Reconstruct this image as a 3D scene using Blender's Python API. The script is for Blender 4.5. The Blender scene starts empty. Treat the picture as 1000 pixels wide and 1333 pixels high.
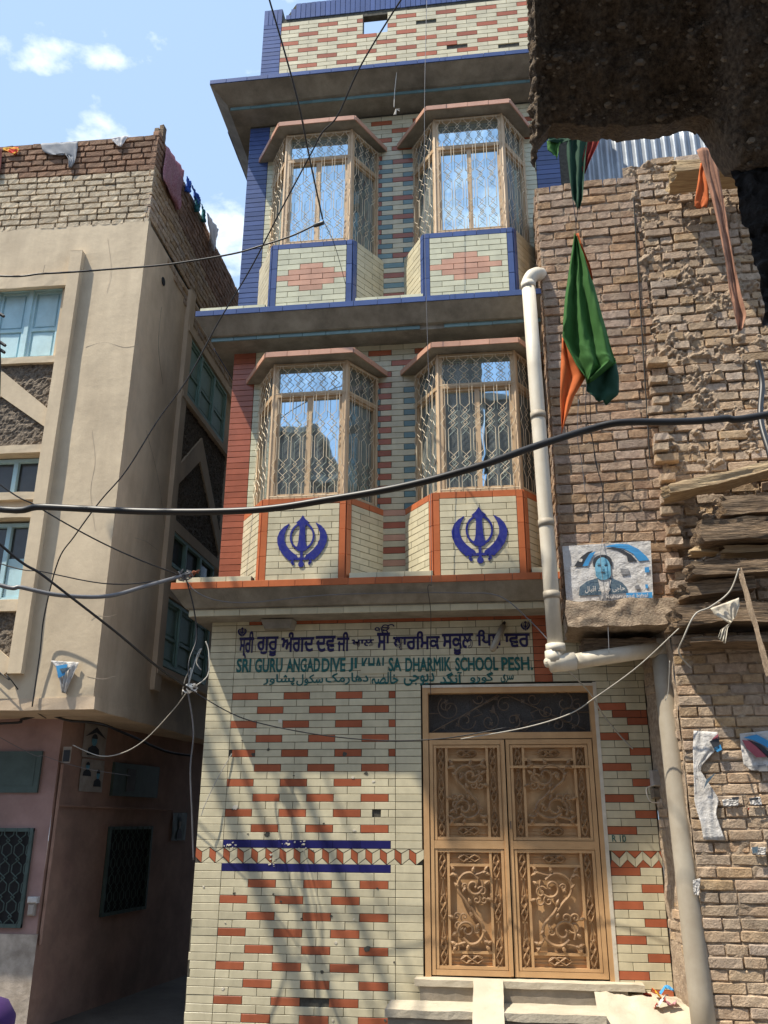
import bpy, bmesh, math, random
from mathutils import Vector, Matrix, noise
random.seed(7)
PI = math.pi
R = math.radians
sc = bpy.context.scene
COL = sc.collection

# ------------------------------------------------------------------ camera
CF, CYAW, CPITCH, CROLL = 1120.0, 0.12522, 0.34359, 0.00464
CPOS = Vector((2.21573, -7.26632, 0.51003))
_f = Vector((-math.sin(CYAW)*math.cos(CPITCH), math.cos(CYAW)*math.cos(CPITCH), math.sin(CPITCH)))
_r = Vector((math.cos(CYAW), math.sin(CYAW), 0))
_u = _r.cross(_f)
_r2 = _r*math.cos(CROLL) + _u*math.sin(CROLL)
_u2 = -_r*math.sin(CROLL) + _u*math.cos(CROLL)
camd = bpy.data.cameras.new('camera')
cam = bpy.data.objects.new('camera', camd); COL.objects.link(cam)
M3 = Matrix((_r2, _u2, -_f)).transposed()
cam.matrix_world = Matrix.Translation(CPOS) @ M3.to_4x4()
camd.sensor_fit = 'VERTICAL'; camd.sensor_height = 36; camd.lens = 36*CF/1333
camd.clip_start = .05; camd.clip_end = 400
sc.camera = cam

# ------------------------------------------------------------------ light
SUND = Vector((-.711, -.43, 1.48)).normalized()      # towards the sun
SUNEL = math.asin(SUND.z); SUNAZ = math.atan2(SUND.x, SUND.y)
sund = bpy.data.lights.new('sun', 'SUN'); sund.energy = 5.0; sund.angle = R(.53); sund.color = (1, .92, .78)
sun = bpy.data.objects.new('sun', sund); COL.objects.link(sun)
sun.rotation_euler = SUND.to_track_quat('Z', 'Y').to_euler(); sun.location = (-6, -4, 14)
world = bpy.data.worlds.new('World'); sc.world = world; world.use_nodes = True
nt = world.node_tree; nt.nodes.clear()
wo = nt.nodes.new('ShaderNodeOutputWorld'); bg = nt.nodes.new('ShaderNodeBackground')
sky = nt.nodes.new('ShaderNodeTexSky'); sky.sky_type = 'NISHITA'; sky.sun_disc = False
sky.sun_elevation = SUNEL; sky.sun_rotation = SUNAZ % (2*PI); sky.air_density = 1.0; sky.dust_density = .8; sky.ozone_density = 1.3
tc = nt.nodes.new('ShaderNodeTexCoord')
mp = nt.nodes.new('ShaderNodeMapping'); mp.inputs['Scale'].default_value = (1, 1, 1.7); mp.inputs['Location'].default_value = (.44, .25, .0)
nz = nt.nodes.new('ShaderNodeTexNoise'); nz.inputs['Scale'].default_value = 6.5; nz.inputs['Detail'].default_value = 9; nz.inputs['Roughness'].default_value = .56
cr = nt.nodes.new('ShaderNodeValToRGB'); cr.color_ramp.elements[0].position = .54; cr.color_ramp.elements[1].position = .68
mx = nt.nodes.new('ShaderNodeMix'); mx.data_type = 'RGBA'
mx.inputs['B'].default_value = (13.0, 13.6, 14.2, 1)
hz = nt.nodes.new('ShaderNodeMix'); hz.data_type = 'RGBA'; hz.inputs[0].default_value = .62; hz.inputs['B'].default_value = (6.3, 8.9, 12.9, 1)
nt.links.new(tc.outputs['Generated'], mp.inputs['Vector']); nt.links.new(mp.outputs[0], nz.inputs['Vector'])
nt.links.new(nz.outputs['Fac'], cr.inputs[0]); nt.links.new(cr.outputs[0], mx.inputs['Factor'])
nt.links.new(sky.outputs[0], hz.inputs['A']); nt.links.new(hz.outputs['Result'], mx.inputs['A'])
nt.links.new(mx.outputs['Result'], bg.inputs[0]); nt.links.new(bg.outputs[0], wo.inputs[0])
bg.inputs[1].default_value = .084
sc.view_settings.view_transform = 'Standard'; sc.view_settings.look = 'None'
sc.view_settings.exposure = 0.48; sc.view_settings.gamma = 1; sc.view_settings.use_curve_mapping = False

# ------------------------------------------------------------------ measuring from the photograph
def ray(px, py):
    return _f + _r2*((px-500)/CF) + _u2*(-(py-666.5)/CF)
def W(px, py, Y=0.0):
    d = ray(px, py); return CPOS + d*((Y-CPOS.y)/d.y)
def WX(px, py, X):
    d = ray(px, py); return CPOS + d*((X-CPOS.x)/d.x)
def WZ(px, py, Z):
    d = ray(px, py); return CPOS + d*((Z-CPOS.z)/d.z)
def proj(p):
    d = Vector(p)-CPOS; z = d.dot(_f)
    return (500+CF*d.dot(_r2)/z, 666.5-CF*d.dot(_u2)/z, z)

class Frame:
    """a wall plane: o origin, u along the wall (to the right seen from outside), n outwards"""
    def __init__(s, o, ang=0.0):
        s.o = Vector(o); s.u = Vector((math.cos(ang), math.sin(ang), 0)); s.z = Vector((0, 0, 1)); s.n = s.u.cross(s.z)
        s.m = Matrix((s.u, -s.n, s.z)).transposed()
    def P(s, u, z, d=0.0): return s.o + s.u*u + s.n*d + s.z*z
    def uz(s, px, py, d=0.0):
        r = ray(px, py); o = s.o + s.n*d; t = (o-CPOS).dot(s.n)/r.dot(s.n); q = CPOS + r*t - s.o
        return q.dot(s.u), q.z

# ------------------------------------------------------------------ materials
def mat(name, c1, c2=None, scale=6.0, rough=.7, bump=0.0, bscale=40.0, rnd=None, amt=.25, metal=0.0, dirt=0.0, dcol=(.05, .04, .03), dscale=1.6,
        streak=0.0, detail=6, coat=0.0, ior=1.5, sss=None, huev=0.0, bdist=.01, alpha=1.0, lo=.35, hi=.65, trans=0.0, stretch=None):
    m = bpy.data.materials.new(name); m.use_nodes = True; t = m.node_tree; N = t.nodes; L = t.links
    b = N['Principled BSDF']; b.inputs['Roughness'].default_value = rough; b.inputs['Metallic'].default_value = metal
    b.inputs['IOR'].default_value = ior
    if coat: b.inputs['Coat Weight'].default_value = coat; b.inputs['Coat Roughness'].default_value = .12
    g = N.new('ShaderNodeNewGeometry')
    n1 = N.new('ShaderNodeTexNoise'); n1.inputs['Scale'].default_value = scale; n1.inputs['Detail'].default_value = detail; n1.inputs['Roughness'].default_value = .62
    if stretch:
        ms_ = N.new('ShaderNodeMapping'); ms_.inputs['Scale'].default_value = stretch; L.new(g.outputs['Position'], ms_.inputs['Vector']); L.new(ms_.outputs[0], n1.inputs['Vector'])
    else: L.new(g.outputs['Position'], n1.inputs['Vector'])
    r1 = N.new('ShaderNodeValToRGB'); c2 = c2 or tuple(x*.8 for x in c1)
    r1.color_ramp.elements[0].position = lo; r1.color_ramp.elements[1].position = hi
    r1.color_ramp.elements[0].color = (*c2, 1); r1.color_ramp.elements[1].color = (*c1, 1)
    L.new(n1.outputs['Fac'], r1.inputs[0]); col = r1.outputs[0]
    if rnd:
        if rnd == 'obj': oi = N.new('ShaderNodeObjectInfo'); rv = oi.outputs['Random']
        else: rv = g.outputs['Random Per Island']
        h = N.new('ShaderNodeHueSaturation')
        mr = N.new('ShaderNodeMapRange'); mr.inputs['To Min'].default_value = 1-amt; mr.inputs['To Max'].default_value = 1+amt
        L.new(rv, mr.inputs[0]); L.new(mr.outputs[0], h.inputs['Value'])
        if huev:
            wn = N.new('ShaderNodeTexWhiteNoise'); wn.noise_dimensions = '1D'; L.new(rv, wn.inputs['W'])
            m2 = N.new('ShaderNodeMapRange'); m2.inputs['To Min'].default_value = .5-huev; m2.inputs['To Max'].default_value = .5+huev
            L.new(wn.outputs['Value'], m2.inputs[0]); L.new(m2.outputs[0], h.inputs['Hue'])
            m3 = N.new('ShaderNodeMapRange'); m3.inputs['To Min'].default_value = .7; m3.inputs['To Max'].default_value = 1.25
            L.new(wn.outputs['Color'], m3.inputs[0]); L.new(m3.outputs[0], h.inputs['Saturation'])
        L.new(col, h.inputs['Color']); col = h.outputs[0]
    if dirt or streak:
        n2 = N.new('ShaderNodeTexNoise'); n2.inputs['Scale'].default_value = dscale; n2.inputs['Detail'].default_value = 8; n2.inputs['Roughness'].default_value = .7
        if streak:
            mp2 = N.new('ShaderNodeMapping'); mp2.inputs['Scale'].default_value = (1, 1, .18); L.new(g.outputs['Position'], mp2.inputs['Vector']); L.new(mp2.outputs[0], n2.inputs['Vector'])
        else: L.new(g.outputs['Position'], n2.inputs['Vector'])
        r2 = N.new('ShaderNodeValToRGB'); r2.color_ramp.elements[0].position = .45; r2.color_ramp.elements[1].position = .72
        mu = N.new('ShaderNodeMath'); mu.operation = 'MULTIPLY'; mu.inputs[1].default_value = max(dirt, streak)
        L.new(n2.outputs['Fac'], r2.inputs[0]); L.new(r2.outputs[0], mu.inputs[0])
        x = N.new('ShaderNodeMix'); x.data_type = 'RGBA'; x.inputs['B'].default_value = (*dcol, 1)
        L.new(mu.outputs[0], x.inputs['Factor']); L.new(col, x.inputs['A']); col = x.outputs['Result']
    L.new(col, b.inputs['Base Color'])
    if bump:
        n3 = N.new('ShaderNodeTexNoise'); n3.inputs['Scale'].default_value = bscale; n3.inputs['Detail'].default_value = 6; n3.inputs['Roughness'].default_value = .65
        L.new(ms_.outputs[0] if stretch else g.outputs['Position'], n3.inputs['Vector'])
        bp = N.new('ShaderNodeBump'); bp.inputs['Strength'].default_value = bump; bp.inputs['Distance'].default_value = bdist
        L.new(n3.outputs['Fac'], bp.inputs['Height']); L.new(bp.outputs[0], b.inputs['Normal'])
    if trans:
        b.inputs['Transmission Weight'].default_value = 0
        tr = N.new('ShaderNodeBsdfTranslucent'); L.new(col, tr.inputs[0]); ms = N.new('ShaderNodeMixShader'); ms.inputs[0].default_value = trans
        L.new(b.outputs[0], ms.inputs[1]); L.new(tr.outputs[0], ms.inputs[2]); L.new(ms.outputs[0], N['Material Output'].inputs[0])
    return m

def glaze(nm, c, amt=.07, dirt=.22):
    d = {}
    for k in ('obj', 'island'):
        d[k] = mat('glazed_'+nm+('' if k == 'obj' else '_field'), c, tuple(x*.84 for x in c), scale=7, rough=.27, bump=.10, bscale=40, rnd=k, amt=amt*1.35, streak=dirt*1.5,
                   dirt=dirt, dcol=tuple(x*.45+.01 for x in c), dscale=3.0, bdist=.004)
    return d
GL = {'cream': glaze('cream', (.69, .62, .43)), 'red': glaze('red', (.43, .125, .06), .13), 'orange': glaze('orange', (.56, .165, .065), .08),
      'blue': glaze('blue', (.065, .105, .27), .10, .12), 'navy': glaze('navy', (.022, .022, .13), .1, .1), 'teal': glaze('teal', (.17, .28, .29), .12),
      'pink': glaze('pink', (.66, .37, .255), .08), 'brickred': glaze('brickred', (.42, .13, .075), .08), 'palegreen': glaze('palegreen', (.68, .67, .49), .06)}
M = {}
M['grout'] = mat('grout', (.10, .095, .075), (.05, .045, .035), 30, .95)
M['concrete'] = mat('concrete', (.34, .315, .265), (.22, .20, .165), 5, .92, .5, 60, streak=.6, dcol=(.085, .075, .06), dscale=2.2)
M['plaster'] = mat('plaster', (.70, .575, .405), (.56, .455, .32), 2.2, .93, .16, 14, streak=.5, dcol=(.38, .30, .21), dscale=2.4, bdist=.02, detail=12)
M['plaster_side'] = mat('plaster_side', (.74, .58, .41), (.60, .46, .32), 2.2, .93, .16, 14, streak=.5, dcol=(.34, .26, .18), dscale=2.4, bdist=.02, detail=12)
M['pebble'] = mat('pebble', (.30, .24, .18), (.10, .08, .06), 45, .95, 1.0, 60, bdist=.03)
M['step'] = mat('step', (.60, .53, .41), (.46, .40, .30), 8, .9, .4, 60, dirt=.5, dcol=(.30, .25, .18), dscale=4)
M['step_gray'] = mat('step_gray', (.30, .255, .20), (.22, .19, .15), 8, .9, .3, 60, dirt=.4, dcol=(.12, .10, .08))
M['gate'] = mat('gate', (.60, .365, .175), (.53, .315, .145), 5, .6, .1, 30, dirt=.4, dcol=(.30, .165, .08), dscale=2.6)
M['iron'] = mat('iron', (.40, .235, .11), (.20, .11, .05), 12, .6)
M['darkiron'] = mat('darkiron', (.16, .11, .07), (.09, .06, .04), 12, .5)
M['mesh'] = mat('mesh', (.085, .078, .072), (.05, .046, .042), 90, .8, .5, 300)
M['frame'] = mat('frame', (.62, .45, .28), (.54, .38, .23), 6, .5, .1, 40, dirt=.25, dcol=(.26, .17, .09))
M['grille'] = mat('grille', (.74, .63, .46), (.56, .45, .31), 10, .6)
M['jamb'] = mat('jamb', (.72, .66, .55), (.60, .54, .43), 10, .9, .3, 60)
M['bk'] = mat('bk', (.46, .31, .205), (.27, .17, .11), 22, .93, .9, 70, 'obj', .2, huev=.005, dirt=.5, dcol=(.42, .33, .235), dscale=5, bdist=.015)
M['bkf'] = mat('bkf', (.46, .31, .205), (.27, .17, .11), 22, .93, .9, 70, 'island', .2, huev=.005, dirt=.5, dcol=(.42, .33, .235), dscale=5, bdist=.015)
M['bl'] = mat('bl', (.54, .395, .265), (.35, .245, .16), 22, .93, .9, 70, 'obj', .17, huev=.005, dirt=.45, dcol=(.48, .38, .27), dscale=5, bdist=.015)
M['blf'] = mat('blf', (.54, .395, .265), (.35, .245, .16), 22, .93, .9, 70, 'island', .17, huev=.005, dirt=.45, dcol=(.48, .38, .27), dscale=5, bdist=.015)
M['bw'] = mat('bw', (.62, .53, .39), (.47, .37, .25), 16, .93, .8, 60, 'obj', .14, dirt=.3, dcol=(.32, .21, .13), dscale=5, bdist=.012)
M['bwf'] = mat('bwf', (.62, .53, .39), (.47, .37, .25), 16, .93, .8, 60, 'island', .14, dirt=.3, dcol=(.32, .21, .13), dscale=5, bdist=.012)
M['br'] = mat('br', (.30, .17, .105), (.21, .12, .075), 16, .93, .8, 60, 'obj', .2, dirt=.3, dcol=(.36, .27, .18), dscale=5, bdist=.012)
M['brf'] = mat('brf', (.30, .17, .105), (.21, .12, .075), 16, .93, .8, 60, 'island', .2, dirt=.3, dcol=(.36, .27, .18), dscale=5, bdist=.012)
M['mortar'] = mat('mortar', (.50, .385, .27), (.29, .21, .145), 26, .97, 1.0, 75, bdist=.02, detail=9)
M['mortar_dark'] = mat('mortar_dark', (.17, .125, .085), (.09, .065, .045), 18, .97, .8, 60, bdist=.01)
M['mud'] = mat('mud', (.27, .20, .135), (.065, .045, .03), 60, .98, 1.0, 75, dirt=.4, dcol=(.16, .12, .08), dscale=22, bdist=.03, detail=9)
M['stone'] = mat('stone', (.26, .21, .155), (.15, .12, .09), 20, .9, .5, 60, 'island', .35)
M['wood'] = mat('wood', (.33, .225, .135), (.07, .045, .028), 9, .9, 1.0, 10, bdist=.03, stretch=(.7, 8, 8), dirt=.2, dcol=(.40, .31, .21), dscale=7)
M['wood_light'] = mat('wood_light', (.55, .42, .25), (.34, .23, .13), 9, .9, 1.0, 10, bdist=.02, stretch=(.5, 7, 7))
M['char'] = mat('char', (.022, .019, .018), (.012, .010, .010), 8, .9, 1.0, 22, bdist=.04)
M['tin'] = mat('tin', (.42, .46, .50), (.30, .33, .37), 5, .42, .15, 20, metal=.35, dirt=.25, dcol=(.2, .16, .12))
M['pvc'] = mat('pvc', (.74, .68, .56), (.64, .57, .45), 4, .5, .05, 20, streak=.45, dcol=(.36, .29, .20), dscale=5)
M['pvc_old'] = mat('pvc_old', (.42, .37, .29), (.34, .29, .22), 4, .6, .1, 20, streak=.35, dcol=(.20, .15, .10))
M['cable'] = mat('cable', (.022, .021, .022), None, 10, .45)
M['cablegrey'] = mat('cablegrey', (.17, .17, .18), None, 10, .4)
M['cablelight'] = mat('cablelight', (.45, .42, .36), None, 10, .5)
M['tape'] = mat('tape', (.75, .7, .62), None, 10, .5)
M['rust'] = mat('rust', (.30, .10, .05), None, 20, .8)
M['paintblue'] = mat('paintblue', (.018, .024, .19), (.026, .034, .25), 14, .3, .05, 50, dirt=.12, dcol=(.4, .38, .3), dscale=30)
M['signblue'] = mat('signblue', (.022, .018, .10), None, 14, .4)
M['signgreen'] = mat('signgreen', (.012, .10, .095), (.02, .14, .13), 14, .4)
M['teal_wood'] = mat('teal_wood', (.47, .68, .74), (.40, .60, .66), 8, .6, .15, 40, dirt=.35, dcol=(.30, .38, .38), dscale=5)
M['teal_side'] = mat('teal_side', (.30, .46, .40), (.22, .36, .31), 8, .6, .15, 40, dirt=.3, dcol=(.14, .19, .16), dscale=4)
M['green_wood'] = mat('green_wood', (.07, .11, .10), (.05, .08, .07), 8, .6)
M['pink_wall'] = mat('pink_wall', (.44, .27, .20), (.32, .19, .145), 3, .9, .2, 20, dirt=.6, dcol=(.15, .11, .085), dscale=1.7)
M['pink_lilac'] = mat('pink_lilac', (.42, .27, .24), (.32, .20, .18), 3, .9, .2, 20, dirt=.5, dcol=(.16, .12, .105), dscale=1.7)
M['socle'] = mat('socle', (.56, .48, .40), (.30, .25, .20), 5, .93, .4, 30, dirt=.5, dcol=(.14, .11, .09), dscale=3)
M['dark'] = mat('dark', (.012, .012, .013), None, 4, .8)
M['street'] = mat('street', (.12, .10, .08), (.08, .065, .05), 3, .95, .5, 40)
M['fgreen'] = mat('fgreen', (.045, .17, .028), (.035, .14, .022), 3, .85, .2, 200, trans=.25)
M['fdark'] = mat('fdark', (.012, .07, .035), None, 3, .85, trans=.15)
M['forange'] = mat('forange', (.72, .17, .035), (.6, .14, .03), 3, .85, .2, 200, trans=.25)
M['fred'] = mat('fred', (.35, .035, .02), None, 3, .85, trans=.2)
M['fstrip'] = mat('fstrip', (.43, .225, .145), (.27, .13, .08), 9, .95, .3, 200, trans=.05)
M['white_cloth'] = mat('white_cloth', (.74, .72, .72), (.62, .60, .60), 8, .9, trans=.2)
M['grey_cloth'] = mat('grey_cloth', (.30, .31, .33), (.24, .25, .27), 8, .9)
M['pink_cloth'] = mat('pink_cloth', (.62, .38, .40), (.42, .14, .20), 60, .9, trans=.3)
M['blue_cloth'] = mat('blue_cloth', (.03, .12, .55), (.02, .07, .32), 10, .9)
M['teal_cloth'] = mat('teal_cloth', (.02, .20, .21), (.015, .10, .12), 30, .9)
M['yellow_cloth'] = mat('yellow_cloth', (.75, .45, .03), (.65, .05, .03), 14, .9, lo=.48, hi=.52)
M['maroon_cloth'] = mat('maroon_cloth', (.14, .02, .02), None, 10, .9)
M['purple_cloth'] = mat('purple_cloth', (.06, .02, .12), None, 10, .9)
M['paper'] = mat('paper', (.66, .64, .62), (.54, .51, .47), 9, .8, .6, 18, dirt=.25, dcol=(.38, .30, .22), bdist=.03)
M['paper_dim'] = mat('paper_dim', (.42, .38, .34), (.30, .26, .22), 9, .8)
M['ink'] = mat('ink', (.03, .035, .045), None, 10, .7)
M['inkblue'] = mat('inkblue', (.04, .30, .62), (.05, .25, .52), 10, .7)
M['inkgrey'] = mat('inkgrey', (.22, .22, .23), None, 10, .7)
M['coat'] = mat('coat', (.03, .07, .12), (.12, .17, .2), 60, .7)
M['face'] = mat('face', (.20, .47, .62), (.13, .36, .52), 26, .7)
M['beard'] = mat('beard', (.06, .20, .30), (.16, .38, .50), 60, .7)
M['inkpink'] = mat('inkpink', (.42, .10, .13), None, 10, .7)
M['skin'] = mat('skin', (.28, .15, .09), None, 10, .6)
M['far_brick'] = mat('far_brick', (.17, .13, .10), (.11, .085, .065), 3, .95)

def glassmat(name, col, rough=.02, dust=(.05, .48)):
    m = bpy.data.materials.new(name); m.use_nodes = True; N = m.node_tree.nodes; L = m.node_tree.links; b = N['Principled BSDF']
    b.inputs['Base Color'].default_value = (*col, 1); b.inputs['Metallic'].default_value = 1; b.inputs['Roughness'].default_value = rough
    g = N.new('ShaderNodeNewGeometry'); n = N.new('ShaderNodeTexNoise'); n.inputs['Scale'].default_value = 2.2; n.inputs['Detail'].default_value = 2
    L.new(g.outputs['Position'], n.inputs['Vector']); bp = N.new('ShaderNodeBump'); bp.inputs['Strength'].default_value = .25; bp.inputs['Distance'].default_value = .01
    L.new(n.outputs['Fac'], bp.inputs['Height']); L.new(bp.outputs[0], b.inputs['Normal'])
    df = N.new('ShaderNodeBsdfDiffuse'); df.inputs[0].default_value = (.42, .45, .43, 1)
    mp_ = N.new('ShaderNodeMapping'); mp_.inputs['Scale'].default_value = (9, 9, 1.1); L.new(g.outputs['Position'], mp_.inputs['Vector'])
    n2 = N.new('ShaderNodeTexNoise'); n2.inputs['Scale'].default_value = 1.0; n2.inputs['Detail'].default_value = 6; L.new(mp_.outputs[0], n2.inputs['Vector'])
    mr = N.new('ShaderNodeMapRange'); mr.inputs['From Min'].default_value = .35; mr.inputs['From Max'].default_value = .75; mr.inputs['To Min'].default_value = dust[0]; mr.inputs['To Max'].default_value = dust[1]; L.new(n2.outputs['Fac'], mr.inputs[0])
    ms = N.new('ShaderNodeMixShader'); L.new(mr.outputs[0], ms.inputs[0]); L.new(b.outputs[0], ms.inputs[1]); L.new(df.outputs[0], ms.inputs[2]); L.new(ms.outputs[0], N['Material Output'].inputs[0])
    return m
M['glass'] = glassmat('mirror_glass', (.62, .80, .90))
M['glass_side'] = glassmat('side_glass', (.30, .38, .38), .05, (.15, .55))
M['pane_dark'] = mat('pane_dark', (.10, .10, .10), (.06, .06, .06), 5, .25, ior=1.6)
M['pane_house'] = mat('pane_house', (.055, .06, .06), (.04, .04, .04), 5, .15)

# ------------------------------------------------------------------ mesh building
class MB:
    def __init__(s): s.v = []; s.f = []
    def add(s, vs, fs):
        b = len(s.v); s.v += [tuple(v) for v in vs]; s.f += [tuple(b+i for i in f) for f in fs]; return s
    def hexa(s, p):   # 8 points: bottom 4 (ccw from above), top 4
        return s.add(p, [(3, 2, 1, 0), (4, 5, 6, 7), (0, 1, 5, 4), (1, 2, 6, 5), (2, 3, 7, 6), (3, 0, 4, 7)])
    def box(s, x0, y0, z0, x1, y1, z1):
        return s.hexa([(x0, y0, z0), (x1, y0, z0), (x1, y1, z0), (x0, y1, z0), (x0, y0, z1), (x1, y0, z1), (x1, y1, z1), (x0, y1, z1)])
    def fbox(s, F, u0, u1, z0, z1, d0, d1):   # box on a frame, d outwards
        a = [F.P(u0, z0, d1), F.P(u1, z0, d1), F.P(u1, z0, d0), F.P(u0, z0, d0), F.P(u0, z1, d1), F.P(u1, z1, d1), F.P(u1, z1, d0), F.P(u0, z1, d0)]
        return s.hexa(a)
    def cbox(s, F, u0, u1, z0, z1, d0, d1, b=.006):   # box with a bevelled front edge
        a = [F.P(u0, z0, d0), F.P(u1, z0, d0), F.P(u1, z1, d0), F.P(u0, z1, d0)]
        c = [F.P(u0, z0, d1-b), F.P(u1, z0, d1-b), F.P(u1, z1, d1-b), F.P(u0, z1, d1-b)]
        e = [F.P(u0+b, z0+b, d1), F.P(u1-b, z0+b, d1), F.P(u1-b, z1-b, d1), F.P(u0+b, z1-b, d1)]
        fs = [(8, 9, 10, 11), (3, 2, 1, 0)]
        for i in range(4):
            j = (i+1) % 4; fs += [(i, j, 4+j, 4+i), (4+i, 4+j, 8+j, 8+i)]
        return s.add(a+c+e, fs)
    def tube(s, pts, r, n=6, cap=True):
        pts = [Vector(p) for p in pts]; rings = []; ref = None
        for i, p in enumerate(pts):
            a = pts[max(i-1, 0)]; b = pts[min(i+1, len(pts)-1)]; t = (b-a)
            t = t.normalized() if t.length > 1e-9 else Vector((0, 0, 1))
            if ref is None:
                ref = t.cross(Vector((0, 0, 1)));
                if ref.length < .1: ref = t.cross(Vector((1, 0, 0)))
                ref.normalize()
            else:
                ref = (ref - t*ref.dot(t));
                if ref.length < 1e-6: ref = t.orthogonal()
                ref.normalize()
            q = t.cross(ref); rr = r[i] if isinstance(r, (list, tuple)) else r
            rings.append([p + (ref*math.cos(2*PI*k/n) + q*math.sin(2*PI*k/n))*rr for k in range(n)])
        vs = [v for g in rings for v in g]; fs = []
        for i in range(len(rings)-1):
            for k in range(n):
                k2 = (k+1) % n; fs.append((i*n+k, i*n+k2, (i+1)*n+k2, (i+1)*n+k))
        if cap: fs.append(tuple(range(n-1, -1, -1))); fs.append(tuple((len(rings)-1)*n+k for k in range(n)))
        return s.add(vs, fs)
    def plate(s, F, poly, d0, d1):   # flat polygon in (u,z) with thickness; polygon may be concave
        poly = list(poly); ar = sum(poly[i][0]*poly[(i+1) % len(poly)][1]-poly[(i+1) % len(poly)][0]*poly[i][1] for i in range(len(poly)))
        if ar < 0: poly.reverse()
        n = len(poly); vs = [F.P(u, z, d1) for u, z in poly]+[F.P(u, z, d0) for u, z in poly]
        from mathutils.geometry import tessellate_polygon
        tr = tessellate_polygon([[Vector((u, z, 0)) for u, z in poly]])
        fs = []
        for t in tr:
            a, b, c = t; cr_ = (poly[b][0]-poly[a][0])*(poly[c][1]-poly[a][1])-(poly[b][1]-poly[a][1])*(poly[c][0]-poly[a][0])
            if cr_ < 0: a, b, c = a, c, b
            fs.append((a, b, c)); fs.append((n+c, n+b, n+a))
        for i in range(n):
            j = (i+1) % n; fs.append((i, n+i, n+j, j))
        return s.add(vs, fs)
    def grid(s, nu, nv, fn):
        vs = [fn(i/nu, j/nv) for j in range(nv+1) for i in range(nu+1)]
        fs = [(j*(nu+1)+i, j*(nu+1)+i+1, (j+1)*(nu+1)+i+1, (j+1)*(nu+1)+i) for j in range(nv) for i in range(nu)]
        return s.add(vs, fs)
    def mesh(s, name, m, smooth=False):
        me = bpy.data.meshes.new(name); me.from_pydata(s.v, [], s.f)
        if m: me.materials.append(m)
        if smooth: me.shade_smooth()
        return me
    def build(s, name, m, parent=None, smooth=False, **kw):
        o = bpy.data.objects.new(name, s.mesh(name, m, smooth)); COL.objects.link(o)
        attach(o, parent); setp(o, **kw); return o
def attach(o, parent):
    if parent is not None:
        o.parent = parent
        if parent.type == 'EMPTY': o.matrix_parent_inverse = Matrix.Translation(-parent.location)
def setp(o, label=None, cat=None, group=None, kind=None):
    if label: o['label'] = label
    if cat: o['category'] = cat
    if group: o['group'] = group
    if kind: o['kind'] = kind
def thing(name, label, cat, loc, group=None):
    o = bpy.data.objects.new(name, None); COL.objects.link(o); o.location = loc; o.empty_display_size = .1
    setp(o, label, cat, group); return o
def fn(p, s=1.0, seed=0.0): return noise.noise(Vector((p[0]*s+seed, p[1]*s-seed, p[2]*s+seed*.7)))
def fbm(p, s, seed=0.0): return fn(p, s, seed)+.5*fn(p, s*2.1, seed+3)+.25*fn(p, s*4.3, seed+7)
def rough_box(mb, o, ax, ay, az, cuts, amp, fs=6.0, seed=0.0, amp2=None):
    """box o..o+ax+ay+az with its faces cut up and pushed about by noise of position, so edges stay closed"""
    o = Vector(o); A = [Vector(ax), Vector(ay), Vector(az)]
    def q(p):
        d = Vector((fbm(p, fs, seed), fbm(p, fs, seed+11), fbm(p, fs, seed+23)))
        return p + d*amp
    for i in range(3):
        j, k = (i+1) % 3, (i+2) % 3
        mb.grid(cuts[k], cuts[j], lambda a, b, i=i, j=j, k=k: q(o+A[j]*b+A[k]*a))
        mb.grid(cuts[j], cuts[k], lambda a, b, i=i, j=j, k=k: q(o+A[i]+A[j]*a+A[k]*b))
def cr_path(pts, n=6):   # Catmull-Rom through points
    P = [Vector(p) for p in pts]; out = []
    for i in range(len(P)-1):
        p0 = P[max(i-1, 0)]; p1 = P[i]; p2 = P[i+1]; p3 = P[min(i+2, len(P)-1)]
        for k in range(n):
            t = k/n; out.append(.5*((2*p1)+(p2-p0)*t+(2*p0-5*p1+4*p2-p3)*t*t+(3*p1-p0-3*p2+p3)*t**3))
    out.append(P[-1]); return out

# ------------------------------------------------------------------ tiles
T, C = .225, .058784
GAP = .0042
TH = .010
_tmesh = {}
def tile_mesh(w, h, kind):
    key = (round(w, 3), round(h, 3), kind)
    if key not in _tmesh:
        b = .0016; mb = MB()
        a = [(-w/2, 0, -h/2), (w/2, 0, -h/2), (w/2, 0, h/2), (-w/2, 0, h/2)]
        c = [(x, -TH+b, z) for x, y, z in a]; e = [(-w/2+b, -TH, -h/2+b), (w/2-b, -TH, -h/2+b), (w/2-b, -TH, h/2-b), (-w/2+b, -TH, h/2-b)]
        fs = [(8, 9, 10, 11)]
        for i in range(4):
            j = (i+1) % 4; fs += [(i, j, 4+j, 4+i), (4+i, 4+j, 8+j, 8+i)]
        mb.add(a+c+e, fs); _tmesh[key] = mb.mesh('tile', GL[kind]['obj'])
    return _tmesh[key]
TILES = []     # (kind, frame, u, z, w, h, parent)
def tile(kind, F, u0, u1, z0, z1, parent, g=GAP):
    if u1-u0 < .012: return
    TILES.append((kind, F, (u0+u1)/2, (z0+z1)/2, u1-u0-g, z1-z0-g, parent))
NAMES = {'cream': 'cream_tile', 'red': 'red_tile', 'orange': 'orange_tile', 'blue': 'blue_tile', 'navy': 'navy_tile', 'teal': 'teal_tile',
         'pink': 'pink_tile', 'brickred': 'brick_red_tile', 'palegreen': 'pale_tile'}
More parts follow.
